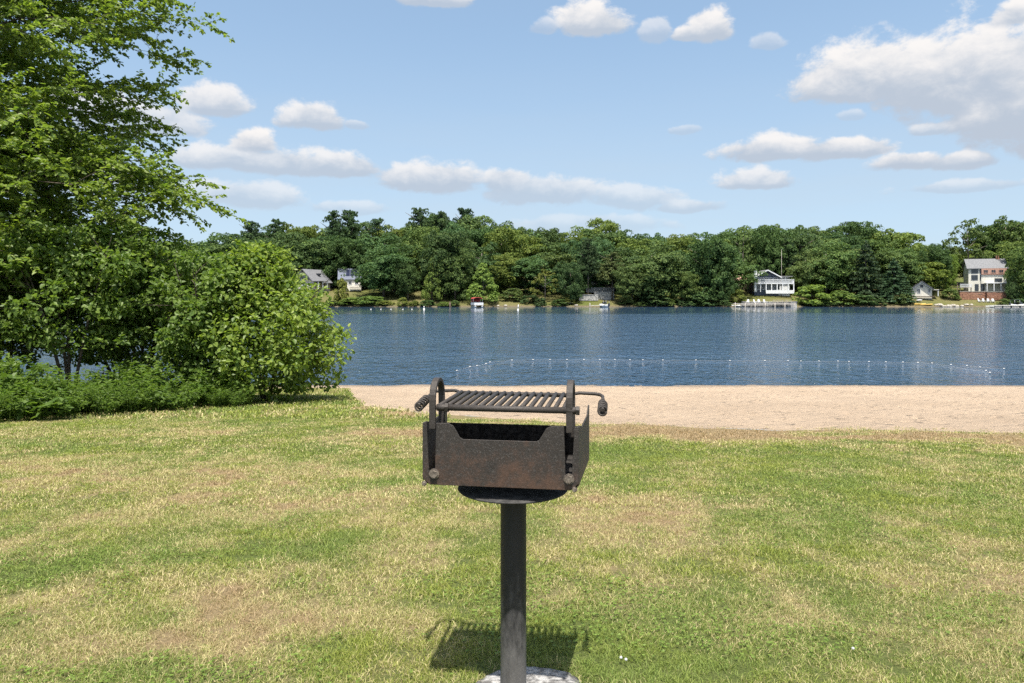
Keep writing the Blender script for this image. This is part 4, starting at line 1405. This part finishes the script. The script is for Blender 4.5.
# 3 terraced stone walls and the hidden cabin
def stonewall(px0, px1, D, pt, pb, lab, mat='stone', nm='retaining_wall', th=.8):
    x0, x1 = X(px0, D), X(px1, D); z1 = Z(pt, D); z0 = Z(pb, D) - .6
    rt = empty(nm, ((x0 + x1) / 2, D, z0), 0, lab, 'wall')
    mb = MB(); zz = z0; rr = random.Random(int(px0 * 7))
    L = x1 - x0; hh = .38
    nr = max(1, int((z1 - z0 - .12) / hh)); hh = (z1 - z0 - .12) / nr
    for r_ in range(nr):
        xx = -L / 2
        while xx < L / 2 - .05:
            w = min(rr.uniform(.5, 1.1), L / 2 - xx)
            mb.box((xx + w / 2, rr.uniform(-.05, .05), hh * (r_ + .5)), (w - .03, th, hh - .025)); xx += w
    mb.build('stonework', M[mat], rt)
    mb = MB(); mb.box((0, 0, z1 - z0 - .06), (L + .1, th + .18, .12)); mb.build('coping', M['stone' if mat == 'stone' else 'grey_wood'], rt)
    return rt


stonewall(579, 598, 209, 294.5, 298.5, 'low grey stone wall left of the terraces, by the grass')
stonewall(594, 614, 211, 292, 297.5, 'lower stone terrace wall behind the small white boat')
stonewall(586, 614, 215, 287.5, 290.5, 'upper stone terrace wall below the hidden cabin')
D = 223; bz = Z(287, D)
h = empty('cabin', (X(600, D), D, bz), 0, 'dark cabin with a pale deck rail hidden under the pines above the stone terraces', 'house')
walls(-4.2, 4.6, 0, 7, -1.5, 2.6, 4.4, 'x').build('wall', M['navy'], h)
mb = MB(); gable(mb, -4.2, 4.6, 0, 7, 2.6, 4.4, 'x'); mb.build('roof', M['roof_dark'], h)
mb = MB(); mb.box((.2, -1.6, -.1), (9.4, 3, .2)); mb.build('deck', M['grey_wood'], h)
mb = MB(); mb.box((.2, -3.05, .95), (9.4, .09, .12))
for k in range(24): mb.box((-4.4 + k * .4, -3.05, .45), (.06, .05, .95))
mb.build('railing', M['grey_wood'], h)
for x in (-2.6, -.4, 2.2): win(h, x, -.03, 1.3, 1.5, 1.3)

# 4 lake house
D = 216; bz = Z(291, D); s_ = D / F
h = empty('lake_house', (X(754, D), D, bz), R(-4), 'two-storey white lake house with navy-painted shade, balconies and a white chimney', 'house')
w1, w2 = 24 * s_, 36 * s_
ze, zr = 14 * s_, 20.5 * s_
walls(0, w1, 0, 8, -2, ze, zr).build('wall', M['navy'], h)  # navy paints in the blue-black shadow and windows of a white house
mb = MB(); gable(mb, 0, w1, -1.2, 8, ze, zr, ov=.45); rf = mb.build('roof', M['roof_grey'], h)
mb = MB()
for (a, b) in ((-.45, w1 / 2), (w1 + .45, w1 / 2)):
    q = (zr - ze) / (w1 / 2) * .45
    mb.prism([(a, -1.66, ze - q - .1), (b, -1.66, zr - .1), (b, -1.66, zr + .22), (a, -1.66, ze - q + .22)], (0, -1, 0), .08)
mb.build('gable_trim', M['white'], rf)
walls(w1 + .003, w2, 1.2, 8, -2, 14.2 * s_).build('side_wing', M['white'], h)
mb = MB(); mb.box(((w1 + w2) / 2 + .3, 4.2, 14.2 * s_ + .12), (w2 - w1 + .6, 8.2, .22)); mb.build('wing_roof', M['roof_grey'], h)
mb = MB(); mb.box((.2, -.75, 9.6 * s_), (.8, .8, 21 * s_)); mb.build('chimney', M['white'], h)
for i in range(5):
    win(h, .9 + i * 1.35, -.035, 11.2 * s_, 1.15, 1.35)
for i in range(3): win(h, w1 + .75 + i * 1.1, 1.165, 11.4 * s_, .95, 1.3)
mb = MB(); mb.prism([(w1 / 2 - 1.9, -.04, ze + .3), (w1 / 2 + 1.9, -.04, ze + .3), (w1 / 2, -.04, zr - .55)], (0, -1, 0), .05); mb.build('gable_window', M['glass'], h)
mb = MB(); mb.box((w2 / 2, -1.0, 7.5 * s_), (w2 + .6, 2.2, .28)); mb.build('balcony', M['white'], h)
mb = MB(); mb.box((w2 / 2, -2.05, 7.5 * s_ + 1.15), (w2 + .6, .1, .12)); mb.box((w2 / 2, -2.05, 7.5 * s_ + .35), (w2 + .6, .08, .1))
for k in range(46): mb.box((-.25 + k * (w2 + .5) / 45, -2.05, 7.5 * s_ + .7), (.09, .06, 1.0))
mb.build('balcony_railing', M['white'], h)
for k in range(8):
    mb = MB(); mb.box((-.2 + k * (w2 + .4) / 7, -1.95, 3.3 * s_), (.24, .24, 8.2 * s_)); mb.build('balcony_post', M['white'], h)
for i in range(4):
    win(h, 1.2 + i * 1.85, -.035, 4.2 * s_, 1.5, 1.7)
mb = MB(); mb.box((w2 / 2 + 1.6, -2.1, -.25), (w2 - 2.6, .3, 1.0)); mb.build('base_skirt', M['white'], h)
mb = MB(); mb.box((w2 + .4, -.4, 8.2 * s_), (.14, 1.6, 4.4 * s_)); mb.build('stair_rail', M['white'], h)
p = empty('flagpole', (X(776, 219), 214.5, fz(X(776, 219), 214.5) - .2), 0, 'tall pale pole standing in front of the lake house gable', 'pole')
zt = Z(250, 214.5) - p.location.z
mb = MB(); mb.tube([(0, 0, 0), (0, 0, zt)], [.07, .04], 10); mb.build('shaft', M['grey_wood'], p)
mb = MB(); mb.lathe([(0, zt), (.09, zt + .03), (.1, zt + .1), (.06, zt + .17), (0, zt + .19)], (0, 0, 0), 12); mb.build('finial', M['grey_wood'], p)
# dry ground and terrace left of the house
# seawall, deck and white chairs
stonewall(742, 796, 203.0, 301.6, 306.5, 'grey stone seawall at the water below the lake house lawn', th=1.2)
D = 201.0; zt = Z(303.6, D)
d = empty('dock', (X(764, D), D, zt), 0, 'long weathered dock along the stone seawall', 'dock')
mb = MB()
for k in range(56): mb.box((-8.6 + k * .3, 0, .0), (.27, 2.2, .1))
mb.build('planks', M['grey_wood'], d)
mb = MB(); mb.box((-.2, -1.15, -.08), (17.4, .1, .3)); mb.build('fascia', M['grey_wood'], d)
for k in range(7): mb = MB(); mb.tube([(-8.4 + k * 2.75, -1.28, -2.5), (-8.4 + k * 2.75, -1.28, .3)], .12, 9); mb.build('pile', M['grey_wood'], d)
mb = MB()
mb.box((5.4, .9, .95), (5.2, .08, .1)); mb.box((5.4, .9, .55), (5.2, .06, .08))
for k in range(5): mb.box((2.9 + k * 1.25, .9, .5), (.1, .1, .95))
mb.build('railing', M['grey_wood'], d)


def chair(label, group, loc, rz, proto=[None]):
    if proto[0] is None:
        rt = empty('adirondack_chair', (0, 0, 0))
        mb = MB()
        for k in range(6): mb.prism([(-.3, -.5 + k * .1, .40 - k * .028), (-.3, -.415 + k * .1, .40 - k * .028 - .024), (-.3, -.415 + k * .1, .37 - k * .028 - .024), (-.3, -.5 + k * .1, .37 - k * .028)], (1, 0, 0), .6)
        mb.build('seat', M['white'], rt)
        mb = MB()
        for k in range(5):
            x = -.28 + k * .115; tp = 1.05 + .1 * (1 - abs(k - 2) / 2)
            mb.prism([(x, .08, .22), (x + .1, .08, .22), (x + .1, .42, tp), (x, .42, tp)], (0, 1, -.35), .03)
        mb.build('backrest', M['white'], rt)
        for s in (-1, 1):
            mb = MB(); mb.box((s * .36, -.12, .58), (.14, .75, .035)); mb.build('armrest', M['white'], rt)
            mb = MB(); mb.box((s * .32, -.46, .28), (.05, .1, .565)); mb.build('leg', M['white'], rt)
            mb = MB(); mb.prism([(s * .315 - .02, -.4, .3), (s * .315 - .02, -.4, .38), (s * .315 - .02, .5, .1), (s * .315 - .02, .5, 0)], (1, 0, 0), .04); mb.build('leg', M['white'], rt)
        proto[0] = rt; o = rt
    else: o = dup(proto[0])
    o.location = loc; o.rotation_euler = (0, 0, rz); o.scale = (1.0, 1.0, 1.0)
    tag(o, label, 'chair', group); return o


for (px, rz, la) in ((755, .5, 'left white slatted chair of the pair on the seawall dock'), (759, -.2, 'right white slatted chair of the pair on the seawall dock'),
                     (765, .3, 'white slatted chair alone in the middle of the seawall dock'), (748, -.5, 'white slatted chair at the left end of the seawall dock')):
    chair(la, 'white chairs on the seawall dock', (X(px, D), D + .1, zt + .06), rz)
# little white boats tied to the dock's left end


def rowboat(name, px, D, L, rz, lab, hullm, z=-.05, cover=None, wid=.5):
    rt = empty(name, (X(px, D), D, z), rz, lab, 'kayak' if name == 'kayak' else 'boat')
    mb = MB(); n = 12; vs = []; fs_ = []
    for i in range(n + 1):
        t = i / n; x = (t - .5) * L; b = wid * math.sin(min(1, .12 + t * 1.15) * math.pi * .5) * (1 if t < .75 else math.sqrt(max(.0, 1 - ((t - .75) / .25) ** 2)) * .98 + .02)
        zz = .34 + .12 * abs(2 * t - 1) ** 2
        for (fy, fz_) in ((-1, zz), (-.85, .12), (-.3, 0), (.3, 0), (.85, .12), (1, zz), (.88, zz), (.7, .17), (-.7, .17), (-.88, zz)):
            vs.append((x, fy * b, fz_))
    m = 10
    for i in range(n):
        for k in range(m):
            fs_.append((i * m + k, i * m + (k + 1) % m, (i + 1) * m + (k + 1) % m, (i + 1) * m + k))
    fs_.append(tuple(range(m))); fs_.append(tuple(n * m + k for k in range(m - 1, -1, -1)))
    mb.add(vs, fs_, True); mb.build('hull', M[hullm], rt)
    for t in ((-.15, .18) if name != 'kayak' else (0,)):
        mb = MB(); mb.box((t * L, 0, .3), (.28, wid * 1.55, .05)); mb.build('seat', M['grey_wood' if name != 'kayak' else 'dark_canvas'], rt)
    if cover:
        mb = MB(); mb.lathe([(0, .62), (.3, .58), (.52, .42)], (0, 0, 0), 16); mb.build('cover', M[cover], rt)
    return rt


rowboat('rowboat', 739.5, 202.5, 3.0, .3, 'small white rowboat at the left end of the seawall dock', 'white', wid=.65)
rowboat('rowboat', 735.5, 203.5, 2.4, -.2, 'white dinghy drawn up at the waterline, leftmost by the seawall', 'white', z=.1, wid=.6)

# 5 cream cottage
D = 212; bz = Z(296, D); s_ = D / F
h = empty('small_cottage', (X(911.5, D), D, bz), R(-20), 'small cream cottage with a dark gable roof by the water', 'house')
w = 20 * s_ * .9
walls(0, w, 0, 6, -1.5, 7.5 * s_, 14.5 * s_).build('wall', M['cream'], h)
mb = MB(); gable(mb, 0, w, -.4, 6, 7.5 * s_, 14.5 * s_, ov=.45); mb.build('roof', M['roof_dark'], h)
mb = MB(); mb.prism([(0, -.42, 7.5 * s_ - .1), (w / 2, -.42, 14.5 * s_ - .1), (w, -.42, 7.5 * s_ - .1), (w, -.42, 7.5 * s_ - .4), (w / 2, -.42, 14.5 * s_ - .42), (0, -.42, 7.5 * s_ - .4)], (0, -1, 0), .06); mb.build('gable_trim', M['white'], h)
win(h, 1.9, -.035, 1.45, .95, 1.35); win(h, 4.6, -.035, 1.5, .7, 1.2)
mb = MB(); mb.box((w / 2, 0, 9.8 * s_), (.8, .08, .8)); mb.build('gable_vent', M['roof_dark'], h)
mb = MB(); mb.box((w + .9, 2, 6.2 * s_), (1.8, 4, .16)); mb.build('lean_to_roof', M['cream'], h)
mb = MB(); mb.box((w + 1.6, .2, 3 * s_), (.18, .18, 6.3 * s_)); mb.build('porch_post', M['white'], h)
mb = MB(); mb.box((w / 2, -1.1, -.2), (w + .8, 1.8, .25)); mb.build('deck', M['dark_wood'], h)

# 6 three-storey house
D = 217; bz = Z(291, D); s_ = D / F
h = empty('three_storey_house', (X(968.5, D), D, bz), R(-24), 'large white three-storey house with a pinkish upper band and grey roof', 'house')
w = 37 * s_ * .86; top = 23 * s_; rid = 32 * s_
walls(0, w, 0, 9, -2, top, rid, 'x').build('wall', M['cream'], h)
mb = MB(); gable(mb, 0, w, 0, 9, top, rid, 'x', .5); rf = mb.build('roof', M['roof_grey'], h)
mb = MB(); mb.box((w * .85, 4.5, rid + .3), (.9, .9, 1.6)); mb.build('chimney', M['brick'], rf)
mb = MB(); mb.box((w * .665, -.35, 19.3 * s_), (w * .66, .7, 6.0 * s_)); ub = mb.build('upper_bay', M['pink'], h)
for k in range(3): win(ub, w * (.45 + .2 * k), -.735, 19.4 * s_, 1.2, 1.0, fr='pink')
mb = MB(); mb.box((w * .665, -.2, 11.6 * s_), (w * .66, .4, 8.6 * s_)); mb.build('middle_bay', M['cream'], h)
for z in (20 * s_, 13.4 * s_):
    for x in (1.55, 3.75): win(h, x, -.035, z, 1.7, 1.55, fr='navy')
mb = MB(); mb.box((w * .78, -.435, 10.6 * s_), (1.9, .08, 1.1)); mb.build('awning_window', M['glass'], h)
mb = MB(); mb.box((w * .72, -1.5, 7.8 * s_), (w * .62, 2.4, .22)); mb.build('balcony', M['white'], h)
for k in range(4): mb = MB(); mb.box((w * (.45 + .18 * k), -2.6, 3.9 * s_), (.2, .2, 7.7 * s_)); mb.build('balcony_post', M['white'], h)
for x in (2.1, 3.6): mb = MB(); mb.box((x, -.02, 3.4 * s_), (1.0, .1, 2.1)); mb.build('door', M['glass'], h)
D = 214; s_ = D / F
d = empty('wooden_deck', (X(962.5, D), D, Z(291, D)), R(4), 'raised grey deck with a white rail left of the three-storey house', 'deck')
mb = MB(); mb.box((0, 0, 1.0), (3.6, 3, .2)); mb.build('deck_floor', M['grey_wood'], d)
mb = MB(); mb.box((0, -1.45, 2.0), (3.6, .09, .12)); mb.box((0, -1.45, 1.4), (3.6, .07, .09))
for k in range(13): mb.box((-1.75 + k * .29, -1.45, 1.6), (.08, .06, .85))
mb.build('railing', M['white'], d)
for x in (-1.7, 0, 1.7): mb = MB(); mb.box((x, -1.3, -.6), (.18, .18, 3.0)); mb.build('deck_post', M['dark_wood'], d)
p = empty('dark_pole', (X(957.5, 210), 210, float(fz(X(957.5, 210), 210))), 0, 'thin dark post at the left corner of the wooden deck', 'post')
mb = MB(); mb.tube([(0, 0, -.3), (0, 0, 4.3)], .1, 8); mb.build('shaft', M['dark_wood'], p)
mb = MB(); mb.lathe([(0, 4.3), (.16, 4.3), (.16, 4.42), (0, 4.55)], (0, 0, 0), 8); mb.build('cap', M['dark_wood'], p)
stonewall(959, 986, 209.5, 291.2, 297.5, 'left half of the red-brown block retaining wall under the three-storey house', 'brick')
stonewall(986.2, 1014, 208.7, 291.6, 298, 'right half of the red-brown block retaining wall, nearer the motorboat', 'brick')
for (px, rz, la) in ((979.5, .4, 'white lawn chair furthest left below the red-brown wall'), (984, .1, 'white lawn chair second from the left below the red-brown wall'),
                     (988.5, -.2, 'white lawn chair third from the left below the red-brown wall'), (993, -.4, 'white lawn chair furthest right below the red-brown wall')):
    x = X(px, 206.5); chair(la, 'white chairs on the lawn below the three-storey house', (x, 206.5, float(fz(x, 206.5))), rz)


def rock(px, D, s, sq, lab, seed, grp):
    x = X(px, D); rg = np.random.default_rng(seed)
    bm = bmesh.new(); bmesh.ops.create_icosphere(bm, subdivisions=3, radius=1)
    for v in bm.verts:
        c = v.co
        k = 1 + .5 * (float(fbm(c.x * 1.3 + seed, c.y * 1.3 + c.z * 1.7, 3, seed)) - .5)
        v.co = Vector((c.x * s * k, c.y * s * .8 * k, c.z * s * sq * k))
    me = bpy.data.meshes.new('rock'); bm.to_mesh(me); bm.free()
    o = link('rock', me, M['rock']); o.location = (x, D, max(0, float(fz(x, D))) + s * sq * .3)
    tag(o, lab, 'rock', grp)


for i, px in enumerate((936, 940, 945, 949, 953, 956, 961, 966, 972)):
    rock(px + RNG.uniform(-1, 1), 202 + RNG.uniform(-.8, 1.2), RNG.uniform(.5, .95), RNG.uniform(.45, .7), 'pale boulder on the waterline between the yellow kayaks and the motorboat', i + 3, 'shore boulders on the right')
for i, px in enumerate((440, 446, 497, 505, 560, 576, 655, 672, 690)):
    rock(px + RNG.uniform(-1, 1), float(fs_y(X(px, DS))) + RNG.uniform(.2, .9), RNG.uniform(.35, .6), .5, 'small grey stone on the waterline of the wooded middle shore', i + 33, 'stones of the wooded shore')
rowboat('kayak', 920, 203.0, 3.4, .12, 'yellow kayak lying on the bank, left one of the two', 'yellow', z=.55, wid=.42)
rowboat('kayak', 926.5, 202.5, 3.2, -.08, 'yellow kayak lying on the bank, right one of the two', 'yellow', z=.45, wid=.42)
rowboat('rowboat', 919, 206.5, 2.2, .6, 'white dinghy upended beside the small cream cottage', 'white', z=1.6, wid=.55)
rowboat('rowboat', 569, 205.5, 2.8, .2, 'pale rowboat lying on the grass left of the low stone wall', 'buoy', z=.9, wid=.7)

# motorboat on the right dock
D = 196; zt = Z(305.2, D)
d = empty('floating_dock', (X(1013, D), D, zt), R(-2), 'pale floating dock with a pointed end at the right edge of the far shore', 'dock')
mb = MB(); mb.box((0, 0, -.05), (11.5, 2.4, .12)); mb.build('deck_boards', M['cream'], d)
for k in range(5): mb = MB(); mb.box((-4.6 + k * 2.3, 0, -.42), (1.9, 2.2, .6)); mb.build('float_drum', M['grey_wood'], d)
mb = MB(); mb.prism([(-5.75, -1.2, -.1), (-5.75, 1.2, -.1), (-7.3, 0, -.1)], (0, 0, -1), .35); mb.build('dock_nose', M['cream'], d)


def motorboat(px, D, L, rz, lab, hullm, top):
    rt = rowboat('motorboat', px, D, L, rz, lab, hullm, wid=L * .2)
    for c in list(rt.children): c.scale = (1, 1, 2.1)
    mb = MB(); mb.prism([(-.2, -L * .15, .95), (.7, -L * .13, .95), (.2, -L * .12, 1.5), (-.2, -L * .12, 1.5)], (0, 1, 0), L * .27); mb.build('windscreen', M['glass'], rt)
    mb = MB(); mb.box((-L * .22, 0, 2.05), (L * .34, L * .3, .12)); mb.build('canopy', M[top], rt)
    for sx in (-1, 1):
        for sy in (-1, 1): mb = MB(); mb.tube([(-L * .22 + sx * L * .15, sy * L * .14, .8), (-L * .22 + sx * L * .15, sy * L * .14, 2.05)], .03, 6); mb.build('canopy_pole', M['alu'], rt)
    mb = MB(); mb.box((-L * .52, 0, .7), (.4, .4, .9)); mb.build('outboard', M['dark_canvas'], rt)
    return rt


motorboat(1019, 199.5, 5.2, .1, 'motorboat with a dark canopy moored behind the pale floating dock', 'white', 'dark_canvas')
motorboat(604.5, 198.5, 3.8, R(120), 'small white motorboat with a dark canopy moored below the stone terraces', 'white', 'dark_canvas')
D = 199; d = empty('small_dock', (X(596.5, D), D, .45), 0, 'short pale dock beside the small white motorboat', 'dock')
mb = MB()
for k in range(12): mb.box((-1.9 + k * .34, 0, 0), (.3, 1.4, .1))
mb.build('planks', M['cream'], d)
for x in (-1.9, 1.9): mb = MB(); mb.tube([(x, -.78, -1.5), (x, -.78, 0.7 if x < 0 else .3)], .12, 8); mb.build('pile', M['grey_wood'], d)

# pontoon boat with the red top
D = HC * F / (307.3 - HZ); D = 198
rt = empty('pontoon_boat', (X(477, D), D, 0), R(14), 'pontoon boat with a dull red canopy moored under the light green tree', 'boat')
for s in (-1, 1):
    mb = MB(); mb.tube([(s * .95, -2.9, .32), (s * .95, -2.5, .18), (s * .95, 2.6, .18)], [.1, .32, .32], 14); mb.build('pontoon', M['alu'], rt)
mb = MB(); mb.box((0, 0, .56), (2.6, 5.2, .12)); mb.build('deck', M['grey_wood'], rt)
mb = MB(); mb.box((0, -2.5, .98), (2.5, .06, .62)); mb.box((-1.25, 0, .98), (.06, 4.9, .62)); mb.box((1.25, 0, .98), (.06, 4.9, .62)); mb.build('fence_panel', M['white'], rt)
for (x, y) in ((-.75, -1.6), (.75, -1.6), (0, 1.6)): mb = MB(); mb.box((x, y, .9), (.9, .7, .5)); mb.box((x, y + .3, 1.25), (.9, .14, .5)); mb.build('bench', M['dark_canvas'], rt)
mb = MB()
pr = [(-1.35, 2.35), (-1.1, 2.58), (-.5, 2.72), (.5, 2.72), (1.1, 2.58), (1.35, 2.35), (1.32, 2.3), (.5, 2.62), (-.5, 2.62), (-1.32, 2.3)]
mb.prism([(x, -1.4, z) for x, z in pr], (0, 1, 0), 3.4); mb.build('canopy', M['red_canvas'], rt)
mb = MB(); mb.prism([(-1.3, 2.02, 2.6), (1.3, 2.02, 2.6), (1.3, 2.02, 1.35), (-1.3, 2.02, 1.35)], (0, 1, 0), .05); mb.build('canopy_curtain', M['red_canvas'], rt)
for sx in (-1, 1):
    for y in (-1.3, 1.9): mb = MB(); mb.tube([(sx * 1.22, y * .6, .65), (sx * 1.3, y, 2.34)], .035, 6); mb.build('canopy_pole', M['alu'], rt)
p = empty('mooring_post', (X(450, 201), 201, -.5), 0, 'stubby brown post in the water left of the pontoon boat', 'post')
mb = MB(); mb.tube([(0, 0, -1), (0, 0, 1.9)], [.24, .2], 10); mb.build('shaft', M['dark_wood'], p)
mb = MB(); mb.lathe([(0, 1.9), (.22, 1.9), (.2, 1.98), (0, 2.0)], (0, 0, 0), 10); mb.build('cap', M['dark_wood'], p)
# bare earth bank left of the lake house: a shed with a tan roof
D = 226; bz = Z(282, D)
h = empty('garden_shed', (X(742, D), D, bz), R(-6), 'low shed with a tan roof left of the lake house, half hidden by trees', 'shed')
walls(-2.6, 2.6, 0, 4, -2.5, .7, 2.2, 'x').build('wall', M['dark_wood'], h)
mb = MB(); gable(mb, -2.6, 2.6, 0, 4, .7, 2.2, 'x'); mb.build('roof', M['pink'], h)
mb = MB(); mb.box((-.6, -.04, -.5), (1.1, .08, 1.9)); mb.build('door', M['grey_wood'], h)
# ---------------------------------------------------------------- render settings
scene.render.engine = 'CYCLES'
scene.cycles.use_denoising = False
scene.cycles.denoiser = 'OPENIMAGEDENOISE'
scene.cycles.use_adaptive_sampling = True
scene.cycles.adaptive_threshold = .015
scene.cycles.max_bounces = 6
scene.cycles.diffuse_bounces = 3
scene.cycles.glossy_bounces = 3
scene.cycles.transmission_bounces = 3
scene.cycles.transparent_max_bounces = 4
scene.cycles.sample_clamp_indirect = 6
scene.cycles.caustics_reflective = False
scene.cycles.caustics_refractive = False
vs = scene.view_settings
vs.view_transform = 'Standard'; vs.look = 'None'; vs.gamma = 1.0; vs.use_curve_mapping = False
vs.exposure = 1.05
